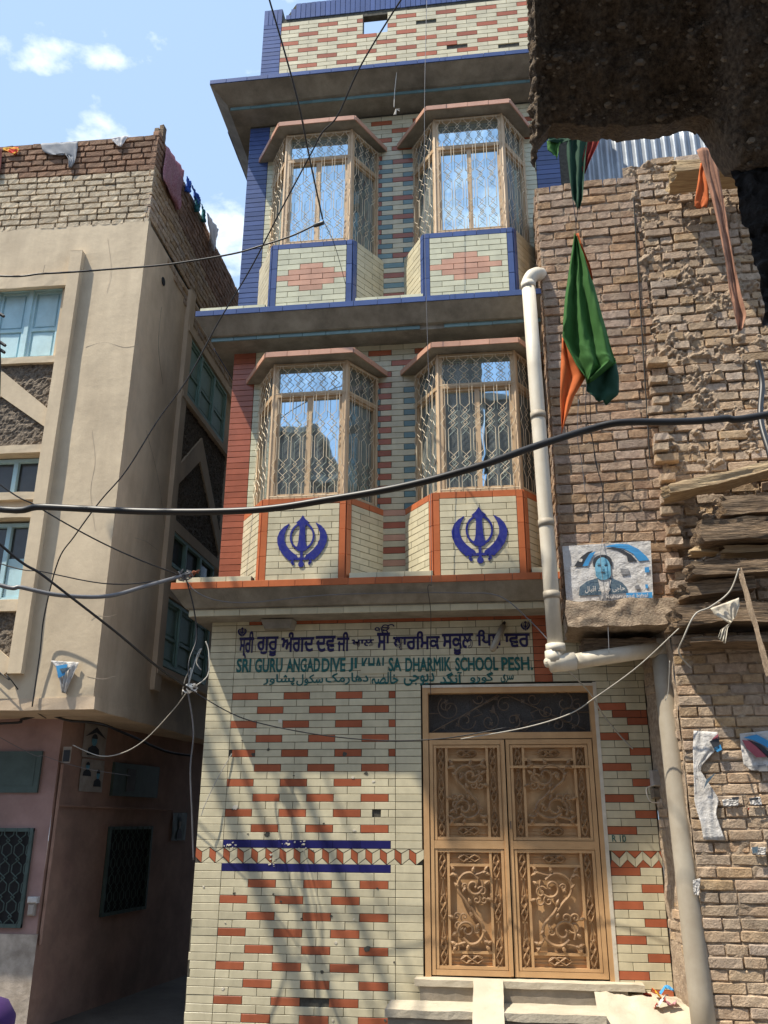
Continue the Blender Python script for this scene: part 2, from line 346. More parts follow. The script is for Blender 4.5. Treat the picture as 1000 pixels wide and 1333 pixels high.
def emit_tiles():
    by = {}
    for t in TILES:
        kind, F, u, z, w, h, parent = t
        x, y, dz = proj(F.P(u, z)); vis = -20 < x < 700 or (x < 900 and y > 800)
        vis = vis and -20 < y < 1350
        by.setdefault(kind, []).append(((w*CF/dz) if vis else 0, t))
    for kind, lst in by.items():
        lst.sort(key=lambda a: -a[0]); rest = {}
        for i, (sz, (k, F, u, z, w, h, parent)) in enumerate(lst):
            j = (random.gauss(0, 1)*R(.45), random.gauss(0, 1)*R(.3)); dd = random.uniform(0, .0018)
            Mx = Matrix.Translation(F.P(u, z, dd)) @ F.m.to_4x4() @ Matrix.Rotation(j[0], 4, 'X') @ Matrix.Rotation(j[1], 4, 'Z')
            if i < 300 and sz > 4:
                o = bpy.data.objects.new(NAMES[kind], tile_mesh(w, h, kind)); COL.objects.link(o); o.parent = parent; o.matrix_basis = Mx
            else:
                me = tile_mesh(w, h, kind); mb = rest.setdefault(parent.name, (parent, MB()))[1]
                mb.add([Mx @ v.co for v in me.vertices], [tuple(p.vertices) for p in me.polygons])
        for pn, (parent, mb) in rest.items():
            mb.build(NAMES[kind]+'_field', GL[kind]['island'], parent, kind='stuff')

# ------------------------------------------------------------------ bricks
_bmesh = {}
def brick_variants(m, n=9):
    if m.name in _bmesh: return _bmesh[m.name]
    out = []
    for k in range(n):
        rr = random.Random(k*17+3); mb = MB(); nx, nz = 5, 3
        XS = (-.5, -.475, -.17, .17, .475, .5); ZS = (-.5, -.40, .40, .5)
        def f(i, j, rr=rr):
            x = XS[i]; z = ZS[j]; edge = (i in (0, nx)) or (j in (0, nz)); e2 = (i in (0, nx)) and (j in (0, nz))
            y = -.5 + (.15 if edge else 0) + (.10 if e2 else 0) + rr.uniform(-.05, .06)
            if e2: x *= rr.uniform(.95, .99); z *= rr.uniform(.86, .97)
            return (x+rr.uniform(-.008, .008), y, z+rr.uniform(-.035, .035))
        fr = [f(i, j) for j in range(nz+1) for i in range(nx+1)]
        mb.add(fr, [(j*(nx+1)+i, j*(nx+1)+i+1, (j+1)*(nx+1)+i+1, (j+1)*(nx+1)+i) for j in range(nz) for i in range(nx)])
        idx = [i for i in range(nx+1)]+[(j+1)*(nx+1)-1 for j in range(1, nz+1)]+[nz*(nx+1)+i for i in range(nx-1, -1, -1)]+[j*(nx+1) for j in range(nz-1, 0, -1)]
        b = len(mb.v); bk = []
        for q in idx:
            x, y, z = fr[q]; bk.append((x, .5, z))
        mb.v += bk; L_ = len(idx)
        for a in range(L_):
            c = (a+1) % L_; mb.f.append((idx[c], idx[a], b+a, b+c))
        me = mb.mesh('brick', m, False)
        out.append(me)
    _bmesh[m.name] = out; return out
BRICKS = {}
def brick(F, u0, u1, z0, z1, parent, m, prot=0.0, thick=.07, group='a', name='brick'):
    BRICKS.setdefault(group, []).append((F, (u0+u1)/2, (z0+z1)/2, u1-u0, z1-z0, parent, m, prot, thick, name))
def emit_bricks():
    for g, lst in BRICKS.items():
        sized = []
        for b in lst:
            F, u, z, w, h = b[:5]; x, y, dz = proj(F.P(u, z))
            sz = w*h*(CF/dz)**2*abs((F.P(u, z)-CPOS).normalized().dot(F.n)) if (-10 < x < 1010 and -10 < y < 1345) else 0
            sized.append((sz, b))
        sized.sort(key=lambda a: -a[0]); rest = {}
        for i, (sz, (F, u, z, w, h, parent, m, prot, thick, name)) in enumerate(sized):
            me = random.choice(brick_variants(M[m]))
            Mx = Matrix.Translation(F.P(u, z, prot-thick/2)) @ F.m.to_4x4() @ Matrix.Rotation(random.gauss(0, .012), 4, 'Y') @ Matrix.Rotation(random.gauss(0, .02), 4, 'Z') @ Matrix.Diagonal((w, thick, h, 1))
            if i < 300 and sz > 0:
                o = bpy.data.objects.new(name, me); COL.objects.link(o); attach(o, parent)
                if parent.type == 'EMPTY': o.matrix_basis = Mx
                else: o.matrix_basis = Mx
            else:
                mb = rest.setdefault((parent.name, m), (parent, MB()))[1]
                mb.add([Mx @ v.co for v in me.vertices], [tuple(p.vertices) for p in me.polygons])
        for (pn, m), (parent, mb) in rest.items():
            mb.build('brickwork', M[m+'f'], parent, smooth=False, kind='stuff')
def brick_rows(F, u0, u1, z0, z1, pitch, blen, parent, m, group, jit=.006, prot=.0, gap=.011, edge=None, skip=None, uneven=.0, mfun=None, wvar=.35, hfrac=1.0):
    n = int((z1-z0)/pitch+.5); 
    for k in range(n):
        z = z0+k*pitch; off = (k % 2)*blen*.5+random.uniform(-.04, .04); u = u0-(off if k % 2 else 0)
        a0 = u0 if edge is None else edge(k); u = a0
        first = True
        while u < u1-.02:
            w = blen*random.choice((1, 1, 1, .5, .62, .95)) if not first else (blen*(.55 if k % 2 else 1))
            first = False
            v = min(u+w, u1)
            if v-u > .03:
                dz = uneven*fn(((u+v)*.5, z, 0), 1.3, 5)
                if not (skip and skip((u+v)/2, z)):
                    mm = mfun((u+v)/2, z) if mfun else m
                    brick(F, u+gap/2, v-gap/2, z+gap/2+dz, z+pitch*hfrac-gap/2+dz, parent, mm, prot+random.uniform(-jit, jit), group=group)
            u = v
def backing(F, u0, u1, z0, z1, d, amp, fs, step, name, m, parent, seed=0, lump=None, sm=False, **kw):
    nu = max(2, int((u1-u0)/step)); nv = max(2, int((z1-z0)/step)); mb = MB()
    def f(a, b):
        u = u0+(u1-u0)*a; z = z0+(z1-z0)*b; dd = d+amp*fbm((u, z, 0), fs, seed)
        if lump: dd += lump(u, z)
        return F.P(u, z, dd)
    mb.grid(nu, nv, f); return mb.build(name, M[m], parent, smooth=sm, **kw)

# ================================================================== GROUND
ST = -1.15
g = MB(); g.box(-60, -60, ST-.3, 60, 60, ST); g.build('street', M['street'], kind='structure')

# ================================================================== SCHOOL
FR = Frame((0, 0, 0))
school = thing('school_building', 'three storey school clad in cream, red and blue glazed tiles with bay windows', 'building', (1.5, 2, ST))
XR_ = 3.45
# ---- ground floor
mb = MB(); mb.box(-.225, 0, ST, 1.62, .30, 2.40); mb.box(3.04, 0, ST, XR_, .30, 2.40); mb.box(1.62, 0, 1.585, 3.04, .30, 2.40); mb.box(-.225, .30, ST, XR_, 5, 8.3)
gw = mb.build('ground_floor_wall', M['grout'], school)
def rowspan(F, r, u0, u1, joints, colf, parent, zoff=0):
    js = [u0]+[j for j in joints if u0+.01 < j < u1-.01]+[u1]
    for a, b in zip(js[:-1], js[1:]):
        k = colf((a+b)/2/T)
        if k: tile(k, F, a, b, (r)*C+zoff, (r+1)*C+zoff, parent)
INT = [i*T for i in range(-2, 20)]; HALF = [(i+.5)*T for i in range(-2, 20)]
for r in range(-19, 37):
    xr = 6.25
    edge = -1.0
    if r < -3: edge = -1+abs(fn((0, 0, r*.37), 1, 2))*.28
    # left stacked column
    if r not in (3, 4): tile('cream', FR, edge*T, 0, r*C, (r+1)*C, gw)
    if r in (3, 4): continue
    if r in (2, 5):
        for i in range(6): tile('navy', FR, i*T, (i+1)*T+(.08*T if i == 5 else 0), r*C, (r+1)*C, gw, .0015)
        tile('cream', FR, 6.08*T, 6.25*T, r*C, (r+1)*C, gw)
    elif r <= 26:
        full = (r % 2 == 0) if r < 2 else (r % 2 == 1)
        def cf(x, r=r, full=full):
            if not full: return 'cream'
            i = int(math.floor(x)); 
            if r < 2: cc = (r % 4 == 0)
            else: cc = (r % 4 == 3)
            if i >= 6: return 'red' if (not cc and r > 2 and r != 13) else 'cream'
            return 'red' if (i % 2 == (1 if cc else 0)) else 'cream'
        def skipf(x, r=r, cf=cf):
            if r == 9 and 5.3 < x < 5.9: return None
            if r == 17 and x < .12: return None
            if r == -14 and 3.4 < x < 4.1: return None
            if r == -18 and 2 < x < 3: return None
            return cf(x)
        js = INT if full else HALF
        if r == 9: js = js+[5.42*T, 5.72*T]
        if r == 17: js = js+[.12*T]
        js = sorted(js)
        rowspan(FR, r, 0, 6.25*T, js, (lambda x, r=r, s=skipf: (None if (r == 9 and 5.42 < x < 5.72) else ('cream' if r == 9 and x > 5 else s(x))) if r == 9 else s(x)), gw)
    if r not in (3, 4) and r <= 26: tile('cream', FR, 6.25*T, 7.2*T, r*C, (r+1)*C, gw)
    if r >= 27:
        full = r % 2 == 1
        def cf(x, r=r):
            if r == 36: return 'cream' if x < .5 or x > 12.05 else 'red'
            if 11.4 <= x <= 12.05: return 'red'
            return 'cream'
        js = [j+.3*T for j in (INT if full else HALF) if j > 0 and j < 11.3*T]+[11.4*T, 12.05*T]+[j for j in INT if j > 12.3*T]
        if r == 36: js = [.5*T]+INT
        rowspan(FR, r, 0, XR_, js, cf, gw)
# right of the gate
U0 = 13.57
for r in range(-15, 27):
    if r in (3, 4): continue
    full = (r % 2 == 0) if r < 3 else (r % 2 == 1)
    def cf(x, r=r, full=full):
        y = x-U0
        if r == 22: return 'red' if y > .5 else 'cream'
        if not full: return 'cream'
        A = (r % 4 == 2) if r < 3 else (r % 4 == 3)
        if r in (5,) or r > 24: return 'cream'
        return 'red' if (A == (y < 1)) else 'cream'
    js = [(U0+1)*T] if full else [(U0+.5)*T, (U0+1.5)*T]
    rowspan(FR, r, 13.56*T, 15.28*T, js, cf, gw)
# chevron band, left: red parallelograms between cream ones
def poly_tile(F, poly, kind, parent, store):
    cx = sum(p[0] for p in poly)/len(poly); cz = sum(p[1] for p in poly)/len(poly)
    P2 = [(cx+(u-cx)*.95, cz+(z-cz)*.96) for u, z in poly]
    mb = MB(); mb.plate(F, P2, 0, TH); o = mb.build(NAMES[kind], GL[kind]['obj'], parent)
z0, z1 = 3*C, 5*C; st = .5156*T; Hh = z1-z0
for i in range(16):
    a = -1*T+i*st; b = a+st; m1 = a+.46*st; zl = z0+.40*Hh; zh = z1-.30*Hh
    poly_tile(FR, [(a, z1-.002), (a, zl), (m1, z0+.002), (m1, zh)], 'red', gw, None)
    poly_tile(FR, [(m1+.001, zh), (m1+.001, z0+.002), (b, zl), (b, z1-.002)], 'cream', gw, None)
    poly_tile(FR, [(a+.004, z1-.001), (m1, zh+.004), (b-.004, z1-.001)], 'cream', gw, None)
    if i < 15: poly_tile(FR, [(m1+.004, z0+.001), (b, zl-.004), (m1+st-.004, z0+.001)], 'cream', gw, None)
a0 = 13.56*T; su = .52*T
for i in range(4):
    a = a0+(i-.33)*su; m1 = a+su/2; b = min(a+su, XR_-.003)
    a_ = max(a, a0)
    zt = z1; zb = z0
    poly_tile(FR, [(m1, zt-.0), (b, zt-.055), (b, zb), (m1, zt-.062)], 'cream', gw, None)
    if i: poly_tile(FR, [(a_, zb+.0), (a_, zt-.055), (m1, zt), (m1, zt-.062)], 'cream', gw, None)
    poly_tile(FR, [(m1+.002, zt), (min(m1+su-.004, XR_), zt), (b, zt-.05)], 'red', gw, None)
    poly_tile(FR, [(a_+.004, zb), (b-.004, zb), (m1, zb+.055)], 'red', gw, None)

# replaced tiles over the lettering, dark opening in the tile wall
mb = MB(); mb.cbox(FR, 5.42*T+.004, 5.72*T-.004, 9*C+.004, 10*C, -.08, -.06); mb.build('wall_hole', M['dark'], gw)

rc = random.Random(21)
for k in range(34):
    cx = rc.uniform(-.18, 1.4); cz = rc.uniform(-.95, 1.3); r_ = rc.uniform(.006, .016) if k > 5 else rc.uniform(.018, .032)
    mb = MB(); mb.plate(FR, [(cx+r_*rc.uniform(.6, 1.3)*math.cos(t*PI/4), cz+r_*rc.uniform(.4, 1.0)*math.sin(t*PI/4)) for t in range(8)], TH-.002, TH+.0036+k*.00003); mb.build('chip', M['grout' if k % 3 else 'jamb'], gw)
for px, py, w_, h_ in ((378, 1096, 30, 9), (398, 1101, 20, 14), (300, 1100, 16, 8), (355, 1120, 12, 18)):
    for q in range(9):
        c = W(px+rc.uniform(-w_/2, w_/2), py+rc.uniform(-h_/2, h_/2)); r_ = rc.uniform(.003, .010); mb = MB()
        mb.plate(FR, [(c.x+r_*rc.uniform(.5, 1.6)*math.cos(t*PI/3), c.z+r_*rc.uniform(.4, 1.1)*math.sin(t*PI/3)) for t in range(6)], TH, TH+.0042+q*.00003); mb.build('chip', M['jamb'], gw)

# ---- upper floors
mb = MB(); mb.box(-.20, 0, 2.40, 3.2, .32, 8.05); uw = mb.build('upper_wall', M['grout'], school)
JX = 1.368   # a joint of the tiling between the bays
def upper_rows(zs, n, zmax, midf, sidekind, topz):
    for k in range(n):
        za = zs+k*C; zb = za+C
        if zb > zmax: break
        tile(sidekind, FR, -.20, .022, za, zb, uw)
        tile(sidekind, FR, 2.86, 3.10, za, zb, uw)
        midf(k, za, zb)
def mid1(k, za, zb):
    r = k
    if zb > 4.47:       # above the hoods
        q = (k % 2); A = [JX+i*T for i in range(-7, 8)] if q else [JX+(i+.5)*T for i in range(-7, 8)]
        js = [.022]+[a for a in A if .03 < a < 2.85]+[2.86]
        for i, (a, b) in enumerate(zip(js[:-1], js[1:])):
            tile('red' if (q and (i+(k//2)) % 2 == 0 and zb < 4.8) else 'cream', FR, a, b, za, zb, uw)
        return
    if za < 3.1:        # recess between the parapets of the bays
        tile(('cream', 'pink')[k % 2] if (k//2) % 2 else ('cream', 'brickred')[k % 2], FR, 1.285, 1.51, za, zb, uw); return
    if k % 2: segs = [(1.20, JX-.127, 'cream'), (JX-.127, JX, 'red'), (JX, JX+T, 'cream'), (JX+T, 1.64, 'teal' if za < 3.3 else 'cream')]
    else: segs = [(1.20, JX-.105, 'teal'), (JX-.105, JX+.118, 'cream'), (JX+.118, 1.64, 'teal')]
    for a, b, kd in segs: tile(kd, FR, a, b, za, zb, uw)
    tile('palegreen', FR, .022, .12, za, zb, uw)
    tile('palegreen', FR, 2.70, 2.86, za, zb, uw)
upper_rows(43.5*C-2*C, 60, 4.86, mid1, 'brickred', 0)
def mid2(k, za, zb):
    if zb > 7.17:
        q = (k % 2); A = [JX+i*T for i in range(-7, 8)] if q else [JX+(i+.5)*T for i in range(-7, 8)]
        js = [.022]+[a for a in A if .03 < a < 2.85]+[2.86]
        for i, (a, b) in enumerate(zip(js[:-1], js[1:])):
            tile('red' if (q and (i+(k//2)) % 2 == 0) else 'cream', FR, a, b, za, zb, uw)
        return
    if za < 5.75:
        tile(('teal', 'cream', 'brickred', 'cream')[k % 4], FR, 1.285, 1.51, za, zb, uw); return
    if k % 2: segs = [(1.20, JX-.105, 'brickred'), (JX-.105, JX+.118, 'cream'), (JX+.118, 1.64, 'teal')]
    else: segs = [(1.20, JX+.01, 'teal'), (JX+.01, 1.64, 'brickred' if k % 4 == 2 else 'cream')]
    for a, b, kd in segs: tile(kd, FR, a, b, za, zb, uw)
    tile('palegreen', FR, .022, .12, za, zb, uw)
    tile('palegreen', FR, 2.70, 2.86, za, zb, uw)
upper_rows(5.02, 60, 7.72, mid2, 'blue', 0)
# parapet on the roof
zp = 7.93
mb = MB(); mb.box(-.13, 0, 7.88, .085, .22, 9.40); mb.box(.085, 0, 7.88, 1.035, .08, 9.22); mb.box(1.035, 0, 7.88, 1.315, .08, 8.885); mb.box(1.315, 0, 7.88, 3.4, .08, 9.22); mb.box(1.035, 0, 9.16, 1.315, .08, 9.22)
mb.plate(FR, [(.11, 9.22), (3.4, 9.22), (3.4, 9.46), (.24, 9.46)], -.08, 0)
pw = mb.build('roof_parapet', M['grout'], school)
zj = 146.1*C
for k in range(-12, 13):
    za = zj+k*C; zb = za+C
    if za < 7.90 or zb > 9.225: continue
    full = k % 2 == 0; js = [.085]+[v for v in [1.868+(i+(0 if full else .5))*T for i in range(-9, 8)] if .09 < v < 3.39]+[3.4]
    js2 = []
    for a, b in zip(js[:-1], js[1:]):
        i = round((a-1.868)/T) if a > .09 else round((b-1.868)/T)-1
        col = 'cream'
        if full: col = 'red' if ((i % 2 == 0) == (k % 4 == 0)) else 'cream'
        ov0, ov1 = max(a, 1.035), min(b, 1.315)
        if ov1 > ov0 and 8.885 < (za+zb)/2 < 9.16:
            if a < 1.035: tile(col, FR, a, 1.035, za, zb, pw)
            if b > 1.315: tile(col, FR, 1.315, b, za, zb, pw)
            continue
        if full and k == -2 and i == 3: continue
        if (k, i) in ((-1, 1), (6, -1)): continue
        tile(col, FR, a, b, za, zb, pw)
for k in range(40):
    za = 7.93+k*C
    if za > 9.12: break
    tile('blue', FR, -.13, .085, za, za+C, pw)
top0 = 7.93+21*C
for i in range(4): tile('blue', FR, -.13+i*.05375, -.13+(i+1)*.05375, top0, 9.40, pw)
u = .13; i = 0
while u < 3.35:
    h = 9.46 if u > .24 else 9.23+(u-.085)*1.45
    tile('blue', FR, u, u+.058, 9.225, h, pw); u += .058

# ---- cornices
def cornice(zt, zb, p, z2, zt0, zt1, kf, ku, x1=2.82, ledge=None):
    prof = [(0, zt), (p, zt), (p, zb), (.29, z2+.0), (.26, z2), (.26, zt1), (.25, zt1), (.25, zt0), (0, zt0)]
    mb = MB(); n = len(prof); rings = []
    for kk in range(3):
        ring = []
        for d, z in prof:
            if kk == 0: ring.append(Vector((x1, -d, z)))
            elif kk == 1: ring.append(Vector((-.20-min(d, .6)*(.63 if d > .2 else .8), -d, z)))
            else: ring.append(Vector((-.20-min(d, .6)*(.63 if d > .2 else .8), 4.0, z)))
        rings.append(ring)
    vs = [v for g_ in rings for v in g_]; fs = []
    for a in range(2):
        for i in range(n):
            j = (i+1) % n; fs.append((a*n+i, a*n+j, (a+1)*n+j, (a+1)*n+i))
    fs.append(tuple(range(n-1, -1, -1)))
    mb.add(vs, fs); co = mb.build('cornice', M['concrete'], school)
    F1 = Frame((0, -p, 0)); xl = -.20-p*.63
    u = xl; i = 0
    while u < x1-.01:
        v = min(u+T*(1 if i else .8), x1); i += 1
        tile(kf, F1, u, v, zb+.0, zt+.003, co, .003); u = v
    F2 = Frame((0, -.25, 0)); u = -.20-.25*.63
    while u < x1-.01:
        v = min(u+T, x1)
        if not (ku == 'teal' and zt > 4 and zt < 6 and 1.55 < u < 1.8): tile(ku, F2, u, v, zt0+.002, zt1, co, .003)
        u = v
    F3 = Frame((xl, 4.0, 0), -PI/2)     # the return along the alley
    for i in range(17): tile(kf, F3, i*T, (i+1)*T, zb, zt+.003, co, .003)
    return co
c1 = cornice(2.402, 2.345, .43, 2.215, 2.145, 2.205, 'orange', 'cream')
c2 = cornice(5.083, 5.026, .43, 4.892, 4.845, 4.888, 'blue', 'teal')
c3 = cornice(7.878, 7.827, .50, 7.742, 7.695, 7.735, 'blue', 'teal', 3.3)

# ---- bay windows
def grille(mb, F, u0, u1, z0, z1, d, n, zones, r=.0028, sag=0):
    """bars that run straight and cross over each other in lattice zones"""
    p = (u1-u0)/n
    for i in range(n):
        x = u0+(i+.5)*p; s = 1 if i % 2 else -1
        for sg in (s,):
            pts = [(x-sg*p*.25, z0)]
            for (a, b, m) in zones:
                pts.append((x-sg*p*.25, a)); h = (b-a)/m
                for k in range(1, m+1):
                    pts.append(((x+sg*p*.85) if k % 2 else (x-sg*p*.25), a+h*k))
            pts.append((pts[-1][0], z1))
            Q = [F.P(min(max(u, u0+.004), u1-.004), z, d+(0.006 if s > 0 else 0)) for u, z in pts]
            for a, b in zip(Q[:-1], Q[1:]): mb.tube([a, b], r, 4, False)
def window_face(bay, F, L, z0, zt, z1, leafs, nb, front):
    fw = .036
    f = MB()
    f.fbox(F, 0, fw, z0, z1, -.03, .012); f.fbox(F, L-fw, L, z0, z1, -.03, .012)
    f.fbox(F, fw, L-fw, z0, z0+.03, -.03, .010); f.fbox(F, fw, L-fw, z1-.03, z1, -.03, .010)
    f.fbox(F, fw, L-fw, zt-.022, zt+.022, -.03, .014)
    fo = f.build('window_frame', M['frame'], bay)
    lo = MB()
    us = [fw+i*(L-2*fw)/leafs for i in range(leafs+1)]
    for a, b in zip(us[:-1], us[1:]):
        w = .022 if front else .012
        lo.fbox(F, a, a+w, z0+.03, zt-.022, -.045, -.004); lo.fbox(F, b-w, b, z0+.03, zt-.022, -.045, -.004)
        lo.fbox(F, a+w, b-w, z0+.03, z0+.05, -.045, -.006); lo.fbox(F, a+w, b-w, zt-.042, zt-.022, -.045, -.006)
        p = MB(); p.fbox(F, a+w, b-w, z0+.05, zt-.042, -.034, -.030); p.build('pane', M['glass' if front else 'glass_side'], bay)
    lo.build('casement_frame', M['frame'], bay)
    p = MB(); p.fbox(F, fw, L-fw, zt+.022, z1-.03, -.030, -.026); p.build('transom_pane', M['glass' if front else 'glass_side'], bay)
    gmb = MB(); H = zt-z0
    zn = [(z0+.13*H, z0+.37*H, 4), (z0+.57*H, z0+.81*H, 4)]
    grille(gmb, F, .012, L-.012, z0+.012, zt, .030, nb, zn)
    h2 = z1-zt
    grille(gmb, F, .012, L-.012, zt, z1-.03, .030, nb, [(zt+.035, zt+.035+(h2-.10), 4)])
    for zz in (z0+.014, zt, z1-.035):
        gmb.tube([F.P(.008, zz, .03), F.P(L-.008, zz, .03)], .0045, 4, False)
    gmb.build('grille', M['grille'], bay)
def frame_between(a, b):
    ang = math.atan2(b[1]-a[1], b[0]-a[0]); F = Frame((a[0], a[1], 0), ang); return F, math.hypot(b[0]-a[0], b[1]-a[1])
def bay(XL, XR, fl, fr, zb, zs, zt, ztop, kind, motif, wl, wfl, wfr, wr, hood, label):
    D = .38
    pts = [(XL, 0), (fl, -D), (fr, -D), (XR, 0)]
    mb = MB()
    ins = [(XL+.004, .02), (fl, -D+.004), (fr, -D+.004), (XR-.004, .02)]
    mb.add([(x, y, zb) for x, y in ins]+[(x, y, zs) for x, y in ins], [(3, 2, 1, 0), (4, 5, 6, 7), (0, 1, 5, 4), (1, 2, 6, 5), (2, 3, 7, 6), (3, 0, 4, 7)])
    by = mb.build('bay_window', M['grout'], school, label=label)
    faces = [frame_between(pts[i], pts[i+1]) for i in range(3)]
    pw_ = .056; ks = zs-C
    for i, (F, L) in enumerate(faces):
        a, b = (pw_, L-pw_) if i == 1 else ((0, L-pw_) if i == 0 else (pw_, L))
        # posts of long trim tiles
        z = zb
        while z < zs-.01:
            z2 = min(z+T, zs)
            if i < 2: tile(kind, F, L-pw_, L, z, z2, by, .003)
            if i > 0: tile(kind, F, 0, pw_, z, z2, by, .003)
            z = z2
        # sill strip
        if i == 1 or kind == 'orange':
            u = a; 
            while u < b-.01:
                v = min(u+T, b); tile(kind, F, u, v, ks, zs, by, .003); u = v
        topz = ks if (i == 1 or kind == 'orange') else zs
        nrow = int(round((topz-zb)/C)); h = (topz-zb)/nrow
        for k in range(nrow):
            za = zb+k*h; off = 0 if k % 2 else .5*T
            js = [a]+[a+off+j*T for j in range(0, 5) if a+.02 < a+off+j*T < b-.02]+[b]
            for q, (c, d) in enumerate(zip(js[:-1], js[1:])):
                kd = 'cream' if i != 1 else ('palegreen' if motif == 'diamond' else 'cream')
                if motif == 'diamond' and i == 1:
                    kk = nrow-1-k; w = {3: .5, 4: 1.0, 5: 1.5, 6: 1.0, 7: .5}.get(kk)
                    mid = (a+b)/2
                    if w and abs((c+d)/2-mid) < w*T*.98 and d-c > .08: kd = 'pink'
                tile(kd, F, c, d, za, za+h, by)
    # window
    wp = [(wl, 0), (wfl, -D+.02), (wfr, -D+.02), (wr, 0)]
    core = MB(); cp = [(wl+.05, .02), (wfl+.045, -D+.075), (wfr-.045, -D+.075), (wr-.05, .02)]
    core.add([(x, y, zs) for x, y in cp]+[(x, y, ztop) for x, y in cp], [(3, 2, 1, 0), (4, 5, 6, 7), (0, 1, 5, 4), (1, 2, 6, 5), (2, 3, 7, 6), (3, 0, 4, 7)])
    core.build('room_interior', M['dark'], by)
    for i in range(3):
        F, L = frame_between(wp[i], wp[i+1])
        window_face(by, F, L, zs+.003, zt, ztop, 2 if i == 1 else 1, 12 if i == 1 else 8, i == 1)
    cpst = MB()
    for q in (1, 2): cpst.tube([(wp[q][0], wp[q][1]-.004, zs+.002), (wp[q][0], wp[q][1]-.004, ztop)], .017, 6)
    cpst.build('corner_post', M['frame'], by)
    # hood
    hp = [(hood[0], -.012), (hood[1], -.49), (hood[2], -.49), (hood[3], -.012)]
    zh = ztop+.004; hh = .052
    mb = MB(); mb.add([(x, y, zh) for x, y in hp]+[(x, y, zh+hh) for x, y in hp], [(3, 2, 1, 0), (4, 5, 6, 7), (0, 1, 5, 4), (1, 2, 6, 5), (2, 3, 7, 6), (3, 0, 4, 7)])
    ho = mb.build('hood', M['concrete'], by)
    for i in range(3):
        F, L = frame_between(hp[i], hp[i+1]); n = max(1, round(L/T)); 
        for k in range(n): tile('pink', F, k*L/n, (k+1)*L/n, zh, zh+hh+.004, by, .003)
    return by
b11 = bay(.01, 1.29, .28, 1.02, 2.403, 3.15, 4.17, 4.495, 'orange', 'khanda', .10, .325, .995, 1.23, (-.05, .26, 1.075, 1.325), 'left bay window of the first floor with orange trim and a blue khanda emblem')
b12 = bay(1.50, 2.79, 1.77, 2.53, 2.403, 3.15, 4.17, 4.495, 'orange', 'khanda', 1.60, 1.835, 2.515, 2.74, (1.46, 1.785, 2.56, 2.86), 'right bay window of the first floor beside the white pipe, orange trim and a blue khanda emblem')
b21 = bay(.01, 1.28, .24, 1.03, 5.085, 5.815, 6.84, 7.18, 'blue', 'diamond', .10, .325, .995, 1.22, (-.07, .26, 1.045, 1.31), 'left bay window of the top floor with blue trim and a pink tile diamond')
b22 = bay(1.50, 2.80, 1.72, 2.565, 5.085, 5.815, 6.84, 7.21, 'blue', 'diamond', 1.60, 1.845, 2.515, 2.74, (1.43, 1.77, 2.60, 2.87), 'right bay window of the top floor with blue trim and a pink tile diamond')
# cream ledge tiles on the slabs between the bays
for co, z, xs in ((c1, 2.405, ((-.44, .22), (1.06, 1.76), (2.57, 2.80))), (c2, 5.086, ((-.44, .2), (1.07, 1.71)))):
    Fl = Frame((0, -.395, 0))
    for a, b in xs:
        n = max(1, round((b-a)/T)); mb = MB(); mb.box(a, -.395, z, b, -.05, z+.050); mb.build('ledge', M['grout'], co)
        for k in range(n): tile('cream' if co is c1 else 'palegreen', Fl, a+k*(b-a)/n, a+(k+1)*(b-a)/n, z, z+.050, co, .003)

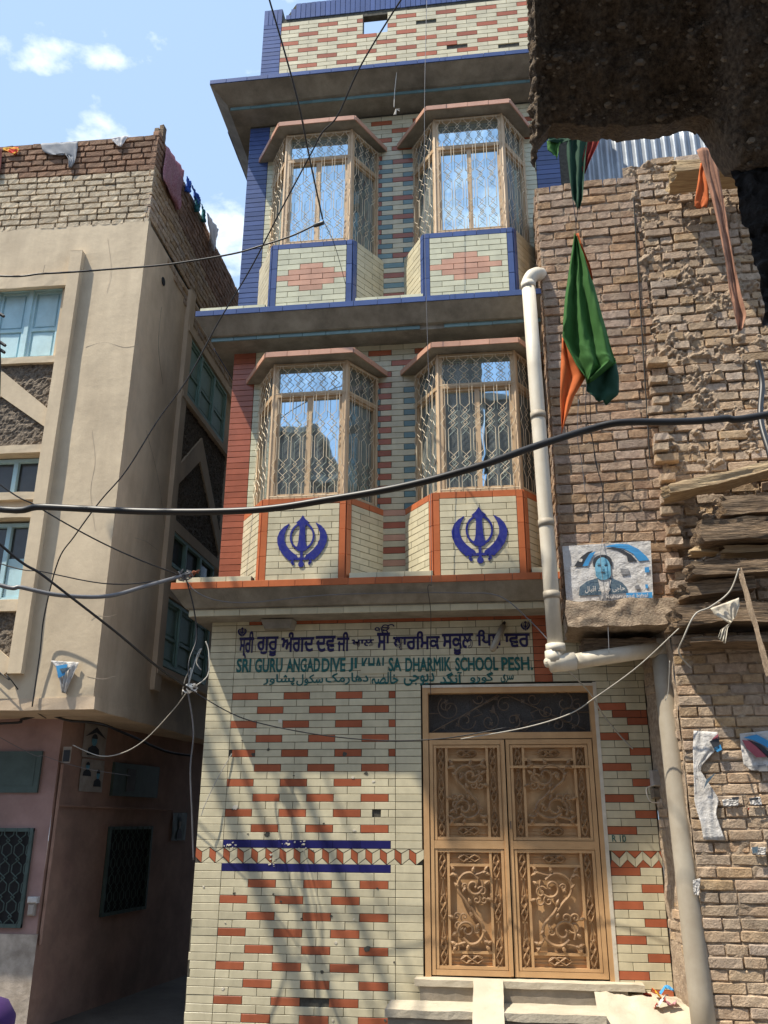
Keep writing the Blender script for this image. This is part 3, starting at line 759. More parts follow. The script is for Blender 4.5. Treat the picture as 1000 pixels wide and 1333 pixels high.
# ---- khanda emblems, painted relief
def arc_pts(cx, cz, r, a0, a1, n=24): return [(cx+r*math.cos(a0+(a1-a0)*i/n), cz+r*math.sin(a0+(a1-a0)*i/n)) for i in range(n+1)]
def khanda(F, cx, cz, h, parent, m, d=.0190, name='khanda_emblem'):
    S = h/2.0; mb = MB(); q = lambda L: [(cx+x*S, cz+z*S) for x, z in L]
    mb.plate(F, q([(0, 1.0), (.10, .84), (.24, .72), (.13, .62), (.10, .50), (.13, .0), (.17, -.18), (.24, -.26), (.16, -.36), (.05, -.40), (-.05, -.40), (-.16, -.36), (-.24, -.26), (-.17, -.18), (-.13, 0), (-.10, .50), (-.13, .62), (-.24, .72), (-.10, .84)]), TH-.001, d)
    n = 28; ro, ri = .47, .40
    for i in range(n):
        a, b = 2*PI*i/n, 2*PI*(i+1)/n
        mb.plate(F, q([(ro*.98*math.cos(a), .18+ro*1.15*math.sin(a)), (ro*.98*math.cos(b), .18+ro*1.15*math.sin(b)), (ri*.98*math.cos(b), .18+ri*1.15*math.sin(b)), (ri*.98*math.cos(a), .18+ri*1.15*math.sin(a))]), TH-.001, d-.0004)
    for s in (-1, 1):   # the two curved swords
        out = [(.50, .69), (.70, .57), (.85, .39), (.93, .16), (.91, -.07), (.82, -.30), (.66, -.53), (.46, -.73)]
        inn = [(.49, .67), (.60, .46), (.66, .24), (.65, .04), (.57, -.15), (.44, -.32), (.30, -.45), (.17, -.54)]
        for i in range(7):
            mb.plate(F, q([(s*out[i][0], out[i][1]), (s*out[i+1][0], out[i+1][1]), (s*inn[i+1][0], inn[i+1][1]), (s*inn[i][0], inn[i][1])]), TH-.001, d-.0008)
        mb.plate(F, q([(s*.46, -.73), (s*.17, -.54), (s*.13, -.62), (s*.36, -.70)]), TH-.001, d-.0009)
        gp = [(s*.05, -.66), (s*.16, -.68), (s*.27, -.66), (s*.34, -.74), (s*.33, -.84), (s*.26, -.86)]
        for a, b in zip(gp[:-1], gp[1:]):
            dx, dz = b[0]-a[0], b[1]-a[1]; l = math.hypot(dx, dz); nx, nz_ = -dz/l*.045, dx/l*.045
            mb.plate(F, q([(a[0]+nx, a[1]+nz_), (b[0]+nx, b[1]+nz_), (b[0]-nx, b[1]-nz_), (a[0]-nx, a[1]-nz_)]), TH-.001, d-.0012)
    mb.plate(F, q([(-.05, -.40), (.05, -.40), (.05, -.80), (-.05, -.80)]), TH-.001, d-.0006)
    mb.plate(F, q(arc_pts(0, -.88, .11, 0, 2*PI-.2, 12)), TH-.001, d-.0002)
    return mb.build(name, m, parent)
FB = Frame((0, -.38, 0))
khanda(FB, .645, 2.752, .47, b11, M['paintblue']); khanda(FB, 2.155, 2.752, .50, b12, M['paintblue'])

# ---- lettering on the ground floor
def text_mesh(s, off=0.0, bev=0.0):
    c = bpy.data.curves.new('lettering', 'FONT'); c.body = s; c.size = 1; c.resolution_u = 3; c.offset = off; c.bevel_depth = bev; c.bevel_resolution = 0
    o = bpy.data.objects.new('lettering', c); COL.objects.link(o); bpy.context.view_layer.update()
    me = bpy.data.meshes.new_from_object(o.evaluated_get(bpy.context.evaluated_depsgraph_get())); bpy.data.objects.remove(o); return me
def lettering(s, F, u0, u1, z0, z1, m, parent, off=0.0, d=TH+.0045, name='lettering', slant=0.0, top=None, label=None):
    me = text_mesh(s, 0, off); xs = [v.co.x for v in me.vertices]; ys = [v.co.y for v in me.vertices]
    xa, xb, ya, yb = min(xs), max(xs), min(ys), max(ys)
    for v in me.vertices:
        a = (v.co.x-xa)/(xb-xa); b = (v.co.y-ya)/(yb-ya); v.co = F.P(u0+(u1-u0)*a+slant*(b-.5)*(z1-z0), z0+(z1-z0)*b, d+v.co.z*(z1-z0)/(yb-ya)*.5)
    me.materials.clear(); me.materials.append(m)
    o = bpy.data.objects.new(name, me); COL.objects.link(o); attach(o, parent)
    if label: o['label'] = label
    return o
def L2(px0, px1, pyt, pyb, s, m, off=0.0, slant=0.0, d=TH+.0045):
    a = W((px0+px1)/2, pyb); b = W((px0+px1)/2, pyt)
    return lettering(s, FR, W(px0, pyb).x, W(px1, pyb).x, a.z, b.z, m, gw, off, d, slant=slant)
SB, SG = M['signblue'], M['signgreen']
for px0, px1, yt, yb, s in ((311, 330, 822, 858, 'ਸ੍ਰੀ'), (334, 362, 829, 855, 'ਗੁਰੂ'), (366, 409, 823, 849, 'ਅੰਗਦ'), (411, 437, 828, 849, 'ਦਵ'), (439, 455, 823, 848, 'ਜੀ'),
                            (458, 487, 828, 847, 'ਖਾਲ'), (491, 508, 824, 847, 'ਸਾ'), (512, 573, 822, 846, 'ਧਾਰਿਮਕ'), (576, 617, 825, 853, 'ਸਕੂਲ'), (621, 654, 820, 845, 'ਿਪਸ਼'), (657, 690, 825, 843, 'ਾਵਰ')):
    L2(px0, px1, yt, yb, s, SB, .028)
L2(488, 514, 813, 826, 'ੴ', SB, .008)
for px0, px1, s in ((308, 327, 'SRI'), (332, 368, 'GURU'), (373, 417, 'ANGAD'), (419, 450, 'DIVE'), (454, 465, 'JI'), (471, 504, 'KHAL'), (506, 523, 'SA'), (528, 588, 'DHARMIK'), (593, 649, 'SCHOOL'), (653, 694, 'PESH.')):
    a = (px0-308)/386; L2(px0, px1, 857.5-2.5*a, 876-3*a, s, SG, .030)
AR = (('ﺳﺮﯼ', 652, 669, 878, 889), ('ﮔﻮﺭﻭ', 612, 643, 875, 890), ('ﺁﻧﮕﺪ', 573, 602, 875, 890), ('ﺩﯾﻮﺟﯽ', 526, 566, 876, 893), ('ﺧﺎﻟﺼﮧ', 484, 519, 875, 891), ('ﺩﮬﺎﺭﻣﮏ', 424, 480, 876, 892), ('ﺳﮑﻮﻝ', 386, 421, 878, 893), ('ﭘﺸﺎﻭﺭ', 343, 384, 878, 893))
for s, px0, px1, yt, yb in AR: L2(px0, px1, yt, yb, s[::-1], SG, .022)
# replaced tile covering the lower half of four letters
a = W(470, 876); b = W(505, 867)
mb = MB(); mb.cbox(FR, a.x, b.x, a.z-.012, b.z, TH, TH+.0085, .001); mb.build('repair_tile', GL['cream']['obj'], gw)
for px, py, h in ((316, 823, 12), (684, 815, 12)):
    c = W(px, py); khanda(FR, c.x, c.z, .085, gw, SB, .0185)
# small green writing beside the gate
lettering('R 10', FR, W(797, 1096).x, W(815, 1096).x, W(805, 1096).z, W(805, 1087).z, SG, gw, .01)
# tube lamp sticking out over the sign, little shelf under the cornice
lp = thing('tube_lamp', 'cream tube lamp slanting out over the end of the painted school name', 'lamp', W(655, 818, -.02))
mb = MB(); mb.tube([W(641, 846, -.16), W(655, 815, -.03)], .026, 8); mb.build('lamp_body', M['pvc_old'], lp, smooth=True)
mb = MB(); mb.tube([W(655, 815, -.03), W(657, 810, .0)], .015, 6); mb.build('bracket', M['cable'], lp)
sx = W(363, 812, -.1)
mb = MB(); mb.hexa([(sx.x-.12, -.12, 2.06), (sx.x+.10, -.12, 2.06), (sx.x+.12, -.011, 2.06), (sx.x-.14, -.011, 2.06), (sx.x-.15, -.15, 2.135), (sx.x+.13, -.15, 2.135), (sx.x+.14, -.011, 2.135), (sx.x-.16, -.011, 2.135)])
mb.build('lamp_shelf', M['concrete'], gw)

# ================================================================== GATE
gate = thing('metal_gate', 'double leaf tan metal gate with scrolled ironwork and a dark transom grille', 'gate', (2.33, .05, -.60))
x0, x1 = 1.632, 3.028; zb, zt = -.60, 1.55
mb = MB(); FG = Frame((0, 0, 0))
mb.fbox(FG, x0, x0+.045, zb, zt, -.12, .012); mb.fbox(FG, x1-.035, x1, zb, zt, -.12, .012); mb.fbox(FG, x0+.045, x1-.035, zt-.045, zt, -.12, .010)
mb.fbox(FG, x0+.045, x1-.035, 1.135, 1.185, -.12, .004)
mb.build('gate_frame', M['gate'], gate)
mb = MB(); mb.fbox(FG, x0+.045, x1-.035, 1.185, zt-.045, -.10, -.075); mb.build('transom_mesh', M['mesh'], gate)
mb = MB(); mb.fbox(FG, x1-.001, x1+.028, zb-.03, zt+.03, -.1, .016); mb.fbox(FG, x0, x1, zt, zt+.022, -.1, .018); mb.build('plaster_jamb', M['jamb'], gate)
mb = MB(); mb.fbox(FG, x0, x1, zb-.005, zt, -.30, -.14); mb.build('passage', M['dark'], gate)
def spiral(cx, cz, r0, a0, turns, s=1, n=22, k=.22):
    out = []
    for i in range(n+1):
        t = i/n; a = a0+s*turns*2*PI*t; r = r0*(k+(1-k)*(1-t)**1.1); out.append((cx+r*math.cos(a), cz+r*math.sin(a)))
    return out
def ftube(mb, F, pts, d, r, n=5, stretch=None):
    mb.tube([F.P(u, z, d) for u, z in pts], r, n, False)
LB = [0]
def leaf_blob(mb, F, u, z, s, a, d):   # small pressed leaf
    LB[0] = (LB[0]+1) % 9; d = d+.0009*LB[0]; c, sn = math.cos(a), math.sin(a); L = [(0, 0), (.45, .28), (1, 0), (.45, -.28)]
    mb.plate(F, [(u+s*(x*c-y*sn), z+s*(x*sn+y*c)) for x, y in L], d-.004, d+.004)
# transom scrolls
mb = MB(); ua, ub, za, zc = x0+.05, x1-.04, 1.19, zt-.05; Lw = ub-ua; H = zc-za; d = -.045
def tr(pts): ftube(mb, FG, [(ua+a*Lw, za+b*H) for a, b in pts], d, .0046)
tr([(.02, .02), (.24, .5), (.44, .98)]); tr([(.34, .5), (.5, .02)]) if False else None
tr([(.03, .05), (.45, .95)]); tr([(.50, .97), (.97, .05)]); tr([(.30, .62), (.34, .48), (.28, .40)]); tr([(.66, .35), (.64, .5), (.69, .58)])
tr([(.55, .03), (.65, .28), (.80, .36)]); tr([(0, .5), (.06, .5)]); tr([(.94, .5), (1, .5)])
def asp(cx, cz, r, a0, turns, s): ftube(mb, FG, [(ua+cx*Lw+(u)*1.0, za+cz*H+v) for u, v in spiral(0, 0, r, a0, turns, s)], d+.006, .0046)
for cx, cz, r, a0, t_, s in ((.13, .62, .105, 2.2, 1.3, 1), (.23, .30, .085, 0, 1.2, -1), (.10, .72, .05, 0, 1, -1), (.48, .70, .07, 1.0, 1.2, 1), (.53, .30, .07, 4.1, 1.2, 1), (.32, .88, .05, 3.2, 1.1, 1), (.38, .28, .09, 1.5, 1.2, -1),
                            (.66, .86, .06, 0, 1.1, -1), (.74, .55, .06, 3, 1.2, 1), (.87, .38, .10, 5.3, 1.3, 1), (.80, .18, .07, 3.2, 1.2, -1), (.93, .68, .05, 1.2, 1.2, 1), (.60, .15, .05, 2, 1, 1), (.85, .75, .10, 2.5, 1.1, -1)): asp(cx, cz, r, a0, t_, s)
for cx, cz in ((.09, .14), (.37, .80), (.43, .88), (.55, .10), (.60, .22), (.25, .48), (.18, .20), (.595, .80), (.73, .48), (.90, .12), (.39, .22), (.80, .24), (.11, .82)):
    for k in range(4): leaf_blob(mb, FG, ua+cx*Lw, za+cz*H, .022, k*PI/2+.6, d+.01)
for cx, cz, a in ((.41, .72, -1.9), (.55, .25, 1.2)):
    for k in range(4): ftube(mb, FG, [(ua+cx*Lw, za+cz*H), (ua+cx*Lw+.07*math.cos(a+k*.16), za+cz*H+.07*math.sin(a+k*.16))], d, .0035)
mb.build('transom_scroll', M['darkiron'], gate)
def rosette(mb, F, cu, cz, w, h, d, vert=True):   # interlaced border knot
    r = .0055
    def el(u0, z0, a, b): ftube(mb, F, [(u0+a*math.cos(2*PI*i/14), z0+b*math.sin(2*PI*i/14)) for i in range(15)], d, r, 4)
    if vert:
        for s in (-1, 1): el(cu, cz+s*h*.26, w*.30, h*.24); el(cu+s*w*.24, cz, w*.20, h*.20)
        ftube(mb, F, [(cu, cz-h*.5), (cu+w*.36, cz-h*.22), (cu, cz), (cu+w*.36, cz+h*.22), (cu, cz+h*.5), (cu-w*.36, cz+h*.22), (cu, cz), (cu-w*.36, cz-h*.22), (cu, cz-h*.5)], d+.004, r, 4)
        for s in (-1, 1):
            for q in (-1, 1): leaf_blob(mb, F, cu+q*w*.12, cz+s*h*.5, w*.34, PI/2*s+q*-.6*s, d)
    else:
        for s in (-1, 1): el(cu+s*w*.26, cz, w*.22, h*.42); el(cu, cz+s*h*.22, w*.18, h*.2)
        ftube(mb, F, [(cu-w*.5, cz), (cu-w*.25, cz+h*.4), (cu, cz), (cu+w*.25, cz+h*.4), (cu+w*.5, cz), (cu+w*.25, cz-h*.4), (cu, cz), (cu-w*.25, cz-h*.4), (cu-w*.5, cz)], d+.004, r, 4)
def vleaf(mb, F, u, z, L, a, d):
    p0 = F.P(u, z, d); dv = F.u*math.cos(a)+Vector((0, 0, math.sin(a))); mb.tube([p0+dv*L*t for t in (0, .25, .55, .85, 1)], [.002, L*.24, L*.28, L*.13, .001], 6)
def big_scroll(mb, F, u0, u1, z0, z1, d, flip=1):
    cu = (u0+u1)/2; cz = (z0+z1)/2; w = (u1-u0); h = (z1-z0); f = flip
    def P(L, rr=.0095): 
        Q = cr_path([F.P(cu+f*x*w, cz+y*h, d+.001*len(mb.f) % .004) for x, y in L], 4); mb.tube(Q, rr, 6)
    def S(cx, cy, rad, a0, t_, s, rr=.0085):
        P([(cx+x/w, cy+y/h) for x, y in spiral(0, 0, rad, a0, t_, s, 14, .15)], rr)
    for q in (1, -1):
        P([(0, -.02*q), (-.12*q, .08*q), (-.27*q, .18*q), (-.30*q, .30*q), (-.16*q, .40*q), (.04*q, .42*q), (.20*q, .35*q)], .013)
        S(.10*q, .26*q, min(w*.24, .10), .6 if q > 0 else .6+PI, 1.25, -1, .011)
        S(.30*q, .20*q, w*.12, 2.6 if q > 0 else 2.6+PI, 1.2, -1); S(.34*q, .10*q, w*.09, 3.4 if q > 0 else 3.4+PI, 1.1, 1); S(.16*q, .10*q, w*.10, 1 if q > 0 else 1+PI, 1.1, -1); S(-.14*q, .26*q, w*.07, .2 if q > 0 else .2+PI, 1.2, 1)
        P([(-.28*q, .32*q), (-.34*q, .40*q), (-.44*q, .46*q)]); P([(.14*q, .40*q), (.28*q, .42*q), (.44*q, .46*q)])
        for x, y, a in ((.30, .42, .3), (.36, .44, .9), (.36, .43, -.4), (-.30, .38, 2.8), (-.36, .43, 2.2), (-.36, .42, 3.6), (-.20, .18, .9), (-.27, .24, 2.4), (.02, .04, 2.0), (.06, .42, 1.2), (.34, .28, .6), (.40, .12, -.3)):
            vleaf(mb, F, cu+f*x*w*q, cz+y*h*q, .055, (a if f > 0 else PI-a)+(0 if q > 0 else PI), d+.004)
def leaf_panel(parent, u0, u1, z0, z1, flip, ringtop=True):
    d0 = -.055; gm = M['gate']
    st_ = MB(); b = .022
    st_.fbox(FG, u0, u0+b, z0, z1, d0, .0); st_.fbox(FG, u1-b, u1, z0, z1, d0, .0); st_.fbox(FG, u0+b, u1-b, z0, z0+b, d0, -.002); st_.fbox(FG, u0+b, u1-b, z1-b, z1, d0, -.002)
    cw = .105; ia, ib = u0+cw, u1-cw; ja, jb = z0+.115, z1-.115; t_ = .010
    for u in (ia, ib): st_.fbox(FG, u-t_, u+t_, z0+b, z1-b, d0, -.006)
    for z in (ja, jb): st_.fbox(FG, ia+t_, ib-t_, z-t_, z+t_, d0, -.008)
    for z in (z0+.055, z1-.055): st_.fbox(FG, ia+t_, ib-t_, z-.012, z-.006, d0, -.03); st_.fbox(FG, ia+t_, ib-t_, z+.012, z+.018, d0, -.03)
    st_.build('panel_frame', gm, parent)
    d = -.012
    for u in (u0+b+.038, u1-b-.038):
        for z in (z0+.12, (z0+z1)/2, z1-.12): it = MB(); rosette(it, FG, u, z, .062, .17, d, True); it.build('iron_rosette', M['iron'], parent)
        for za_, zb_ in ((z0+.205, (z0+z1)/2-.085), ((z0+z1)/2+.085, z1-.205)):
            zm_ = (za_+zb_)/2
            it = MB(); ftube(it, FG, [(u, za_), (u+.012, zm_-.05), (u, zm_+.02), (u, zb_)], d, .005, 5); ftube(it, FG, [(u, za_), (u-.012, zm_-.05), (u, zm_+.02)], d, .005, 5); it.build('iron_rod', M['iron'], parent)
    for z in (z0+.066, z1-.066): it = MB(); rosette(it, FG, (u0+u1)/2, z, .17, .062, d, False); it.build('iron_rosette', M['iron'], parent)
    sm = MB(); big_scroll(sm, FG, ia+t_, ib-t_, ja+t_, jb-t_, -.004, flip); sm.build('scroll_ironwork', M['iron'], parent)
for i, (a, b) in enumerate(((x0+.052, 2.292), (2.302, x1-.042))):
    mb = MB(); mb.fbox(FG, a, b, zb+.012, 1.128, -.050, -.036)
    for q in ((a, a+.028), (b-.034, b)): mb.fbox(FG, q[0], q[1], zb+.012, 1.128, -.055, .006)
    mb.fbox(FG, a+.028, b-.034, zb+.012, zb+.05, -.055, .004); mb.fbox(FG, a+.028, b-.034, 1.09, 1.128, -.055, .004); mb.fbox(FG, a+.028, b-.034, .30, .36, -.055, .004)
    lf = mb.build('gate_leaf', M['gate'], gate)
    if i == 0: leaf_panel(lf, a+.032, b-.038, .364, 1.086, 1); leaf_panel(lf, a+.032, b-.038, zb+.054, .296, 1)
    else:
        leaf_panel(lf, a+.032, b-.038, .364, 1.086, -1); leaf_panel(lf, a+.032, b-.038, zb+.054, .296, -1)
        mb = MB(); mb.fbox(FG, a+.028, b-.034, .905, .925, -.05, .006); mb.build('wicket_head', M['gate'], lf)
mb = MB(); mb.fbox(FG, 2.268, 2.292, zb+.02, 1.12, .006, .018); mb.build('meeting_stile', M['gate'], gate)
hm = MB(); c = W(665, 1073, -.01); hm.tube([c+Vector((.0, -.004, .02)), c+Vector((0, -.02, .02)), c+Vector((0, -.02, -.03)), c+Vector((0, -.004, -.03))], .006, 5); hm.build('handle', M['darkiron'], gate)

# ================================================================== STEPS
def slab(name, m, label, cat, pts8, amp=.006, cuts=(14, 6, 5)):
    o, ax, ay, az = pts8; mb = MB(); rough_box(mb, o, ax, ay, az, cuts, amp, 7, 1.0); return mb.build(name, M[m], None, smooth=False, label=label, cat=cat)
s0 = thing('entrance_steps', 'pale cement steps in front of the tan gate', 'steps', (2.3, -.3, ST))
mb = MB(); rough_box(mb, (1.56, -.13, -.645), (1.66, 0, 0), (0, .13, 0), (0, 0, .045), (24, 3, 2), .004, 9); mb.build('threshold', M['step'], s0)
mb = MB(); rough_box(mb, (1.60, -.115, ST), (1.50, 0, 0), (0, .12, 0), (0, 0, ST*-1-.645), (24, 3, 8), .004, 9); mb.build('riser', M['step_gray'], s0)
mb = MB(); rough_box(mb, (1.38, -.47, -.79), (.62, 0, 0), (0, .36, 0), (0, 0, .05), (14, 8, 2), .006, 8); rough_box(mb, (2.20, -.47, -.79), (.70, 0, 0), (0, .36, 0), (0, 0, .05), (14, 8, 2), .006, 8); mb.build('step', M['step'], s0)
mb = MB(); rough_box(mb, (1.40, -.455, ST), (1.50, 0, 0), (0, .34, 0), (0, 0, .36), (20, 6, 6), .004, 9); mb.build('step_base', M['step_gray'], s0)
mb = MB(); rough_box(mb, (1.995, -1.0, ST-.02), (.215, 0, 0), (0, .90, .08), (0, 0, .30), (6, 18, 5), .006, 7)
for i in range(len(mb.v)):
    x, y, z = mb.v[i]; t_ = max(0, (y+1.0)/.9)
    if z > ST+.08: mb.v[i] = (x, y, -1.02+.415*t_**.8+(z-(ST+.30))*.3)
mb.build('ramp', M['step'], s0)
mb = MB(); mb.grid(34, 20, lambda a, b: (2.86+a*.95, -1.0+b*1.0, -1.06+.40*max(0, min(1, b*1.3-.1))*(1-.15*a)+.03*fbm((a*3, b*3, 0), 2.0)+.02*a))
sl = mb.build('mud_slope', M['step'], None, smooth=True, kind='structure')
rnd = random.Random(3)
for i, (cm, nm) in enumerate((('fred', 'red'), ('paper', 'white'), ('yellow_cloth', 'orange'), ('pink_cloth', 'pink'), ('fred', 'crumpled red'), ('paper', 'torn white'), ('inkblue', 'blue'))):
    px, py = ((842, 1300), (820, 1307), (858, 1294), (872, 1300), (848, 1314), (862, 1303), (868, 1292))[i]
    c = W(px, py, -.10-.03*i); c.z = max(c.z, -.72)
    mb = MB(); mb.grid(5, 4, lambda a, b: c+Vector(((a-.5)*.09, (b-.5)*.05, .012*rnd.uniform(-1, 1)+.035*math.sin(a*3+i)))); mb.build('sweet_wrapper', M[cm], None, label=nm+' sweet wrapper lying on the mud right of the gate' if i not in (4, 5) else nm+' wrapper lying nearest the right edge of the mud heap', cat='litter', group='litter beside the gate')

emit_tiles()

# ================================================================== PLASTER HOUSE (left)
K = Vector((-1.15, -.22, 0)); A1 = R(1.2)
LFm = Frame(K, A1)                     # front, u negative to the left
house = thing('plaster_house', 'tan plastered corner house with brick parapet and pale blue shutters on the left', 'building', (-2.5, 1.5, ST))
SF = Frame(K, PI/2)                    # side along the alley; u = depth
zB = 1.475
UL = -3.6
def lf(px, py, d=0.0): return LFm.uz(px, py, d)
zbr = lf(100, 296)[1]; ztopf = lf(100, 180)[1]
# front wall with openings cut as recesses : built as boxes around them
op = [(lf(-60, 377)[0]-1.2, lf(91, 420)[0], lf(60, 467)[1], lf(60, 371)[1]),
      (lf(-60, 617)[0]-1.2, lf(59, 617)[0], lf(40, 642)[1], lf(40, 592)[1]),
      (lf(-60, 720)[0]-1.2, lf(44, 720)[0], lf(30, 780)[1], lf(30, 675)[1])]
wall = MB(); dW = -.28
zlev = zB
uR = max(o[1] for o in op)
def wallpiece(u0, u1, z0, z1):
    nu = max(2, int((u1-u0)/.08)); nz_ = max(2, int((z1-z0)/.08))
    wall.grid(nu, nz_, lambda a, b: LFm.P(u0+(u1-u0)*a, z0+(z1-z0)*b, .005*fbm((u0+(u1-u0)*a, z0+(z1-z0)*b, 0), 1.6)))
for (ua_, ub_, za_, zb_) in sorted(op, key=lambda o: o[2]):
    wallpiece(UL, 0, zlev, za_); wallpiece(ub_, 0, za_, zb_); zlev = zb_
    wall.fbox(LFm, ub_, ub_+.004, za_, zb_, -.14, 0); wall.fbox(LFm, UL, ub_, zb_, zb_+.004, -.14, 0); wall.fbox(LFm, UL, ub_, za_-.004, za_, -.14, 0)
wallpiece(UL, 0, zlev, zbr+.02)
wall.add([LFm.P(UL, zB, -.15), LFm.P(0, zB, -.15), LFm.P(0, zbr, -.15), LFm.P(UL, zbr, -.15)], [(0, 1, 2, 3)])
front = wall.build('front_wall', M['plaster'], house, smooth=False)
# side wall
wall = MB(); wall.grid(60, 70, lambda a, b: SF.P(a*4.6, zB+(zbr-zB)*b, .006*fbm((a*4.6, (zbr-zB)*b, 3), 1.6)))
side = wall.build('side_wall', M['plaster_side'], house)
mb = MB(); mb.box(-5, .25, 1.5, -1.17, 4.7, ztopf-.5); mb.build('house_core', M['dark'], house)
# overhang slab
mb = MB(); rough_box(mb, (-5, -.235, zB-.10), (3.87, .0, 0), (0, 4.8, 0), (0, 0, .105), (30, 30, 2), .008, 3); mb.build('overhang_slab', M['plaster_side'], house)
# ribs (projecting vertical fins), sills, bands
def fin(F, q0, q1, dd, m, parent, name, tw):
    """fin between two pixels on plane F; tw = width"""
    (ua_, za_), (ub_, zb_) = F.uz(*q0), F.uz(*q1); um = (ua_+ub_)/2
    mb = MB(); zlo, zhi = min(za_, zb_), max(za_, zb_); n = 24
    mb.grid(2, n, lambda a, b: F.P(um-tw+tw*a, zlo+(zhi-zlo)*b, dd+.004*fbm((a*.1, b*4, um), 2)))
    for s, uu in ((0, um-tw), (1, um)):
        mb.grid(2, n, lambda a, b: F.P(uu, zlo+(zhi-zlo)*b, dd*((1-a) if s else a)+.004*fbm((s*.1, b*4, um), 2)*((1-a) if s else a)))
    mb.add([F.P(um-tw, zlo, 0), F.P(um, zlo, 0), F.P(um, zlo, dd), F.P(um-tw, zlo, dd)], [(0, 1, 2, 3)]); mb.add([F.P(um-tw, zhi, 0), F.P(um, zhi, 0), F.P(um, zhi, dd), F.P(um-tw, zhi, dd)], [(3, 2, 1, 0)])
    return mb.build(name, M[m], parent)
fin(LFm, (110, 331), (34, 878), .07, 'plaster', house, 'plaster_rib', .125)
def bar(F, u0, u1, z0, z1, d1, m, name, parent=house, d0=0.0):
    mb = MB(); o = F.P(u0, z0, d0); rough_box(mb, o, F.u*(u1-u0), -F.n*-(d1-d0), Vector((0, 0, z1-z0)), (max(3, int(abs(u1-u0)/.08)), 2, 2), .005, 6); return mb.build(name, M[m], parent)
ribL = lf(90, 420)[0]
bar(LFm, UL, ribL+.01, lf(40, 476)[1], lf(40, 468)[1], .055, 'plaster', 'sill')
bar(LFm, UL, ribL-.0, lf(40, 377)[1], lf(40, 362)[1], .045, 'plaster', 'lintel_band')
bar(LFm, UL, ribL-.0, lf(40, 592)[1], lf(40, 582)[1], .055, 'plaster', 'sill')
bar(LFm, UL, ribL-.0, lf(40, 652)[1], lf(40, 642)[1], .045, 'plaster', 'sill')
bar(LFm, UL, ribL-.0, lf(40, 675)[1], lf(40, 664)[1], .045, 'plaster', 'sill')
bar(LFm, UL, ribL-.0, lf(20, 797)[1], lf(20, 783)[1], .055, 'plaster', 'sill')
# pebbledash panels with raised diagonal bands
def pebble(F, poly, name='pebbledash_panel', par=house, step=.022, amp=.016):
    us = [p[0] for p in poly]; zs_ = [p[1] for p in poly]; mb = MB()
    nu = int((max(us)-min(us))/step)+1; nz_ = int((max(zs_)-min(zs_))/step)+1
    mb.grid(nu, nz_, lambda a, b: F.P(min(us)+(max(us)-min(us))*a, min(zs_)+(max(zs_)-min(zs_))*b, .012+amp*fbm((a*(max(us)-min(us)), b*(max(zs_)-min(zs_)), 0), 24)))
    return mb.build(name, M['pebble'], par)
a = lf(76, 474); b = lf(62, 583); pebble(LFm, [(UL, b[1]), (ribL-.01, a[1])])
a = lf(30, 797); b = lf(24, 878); pebble(LFm, [(UL, b[1]), (lf(26, 830)[0]+.03, a[1])])
def band(F, pts, d0, d1, m, name, par=house):
    mb = MB(); mb.plate(F, pts, d0, d1); return mb.build(name, M[m], par)
band(LFm, [lf(4, 484), lf(4, 518), lf(67, 562), lf(72, 540)], .0, .035, 'plaster', 'diagonal_band')
band(LFm, [lf(-90, 520), lf(4, 484), lf(4, 518), lf(-90, 560)], .0, .034, 'plaster', 'diagonal_band')
band(LFm, [lf(-20, 828), lf(-20, 858), lf(6, 880), lf(24, 866)], .0, .035, 'plaster', 'diagonal_band')
# shuttered windows
def shutter_window(F, u0, u1, z0, z1, n, m, par, pane=False, d=-.10, label=None):
    mb = MB(); w = .035
    mb.fbox(F, u0, u1, z1-w, z1, d-.03, d+.03); mb.fbox(F, u0, u1, z0, z0+w, d-.03, d+.03)
    step = (u1-u0)/n
    for i in range(n+1): mb.fbox(F, max(u0, u0+i*step-w*.6), min(u1, u0+i*step+w*.6), z0+w, z1-w, d-.03, d+.034)
    wo_ = mb.build('window', M[m], par)
    if label: wo_['label'] = label
    for i in range(n):
        a, b = u0+i*step+w*.6, u0+(i+1)*step-w*.6
        s = MB(); t_ = .032
        if pane:
            s.fbox(F, a, b, z0+w, z1-w, d-.012, d-.008); s.build('pane', M['pane_house'], wo_); 
            continue
        s.fbox(F, a, b, z0+w, z1-w, d-.02, d-.004)
        s.fbox(F, a, a+t_, z0+w, z1-w, d-.004, d+.016); s.fbox(F, b-t_, b, z0+w, z1-w, d-.004, d+.016)
        zm_ = z0+(z1-z0)*.44
        for q0, q1 in ((z0+w, z0+w+t_), (zm_-t_/2, zm_+t_/2), (z1-w-t_, z1-w)): s.fbox(F, a+t_, b-t_, q0, q1, d-.004, d+.014)
        s.cbox(F, a+t_+.02, b-t_-.02, z0+w+t_+.02, zm_-t_/2-.02, d-.004, d+.006, .005); s.cbox(F, a+t_+.02, b-t_-.02, zm_+t_/2+.02, z1-w-t_-.02, d-.004, d+.006, .005)
        s.build('shutter', M[m], wo_)
o1 = op[0]; w1 = lf(41, 400, -.10)[0]; w2 = lf(84, 400, -.10)[0]; stp = w2-w1
shutter_window(LFm, w2-stp*4, w2, o1[2]+.005, lf(60, 376, -.10)[1], 4, 'teal_wood', house, label='pale blue panelled shutters')
bar(LFm, w2, o1[1], o1[2], o1[3], -.02, 'plaster', 'reveal', house, -.14)
o2 = op[1]; m2 = lf(22, 617, -.10)[0]; m3 = lf(54, 617, -.1)[0]
shutter_window(LFm, m3-(m3-m2)*4, m3, o2[2]+.003, o2[3]-.01, 4, 'teal_wood', house, True)
o3 = op[2]; m2 = lf(10, 720, -.10)[0]; m3 = lf(38, 720, -.1)[0]
mb3 = (m3-m2)
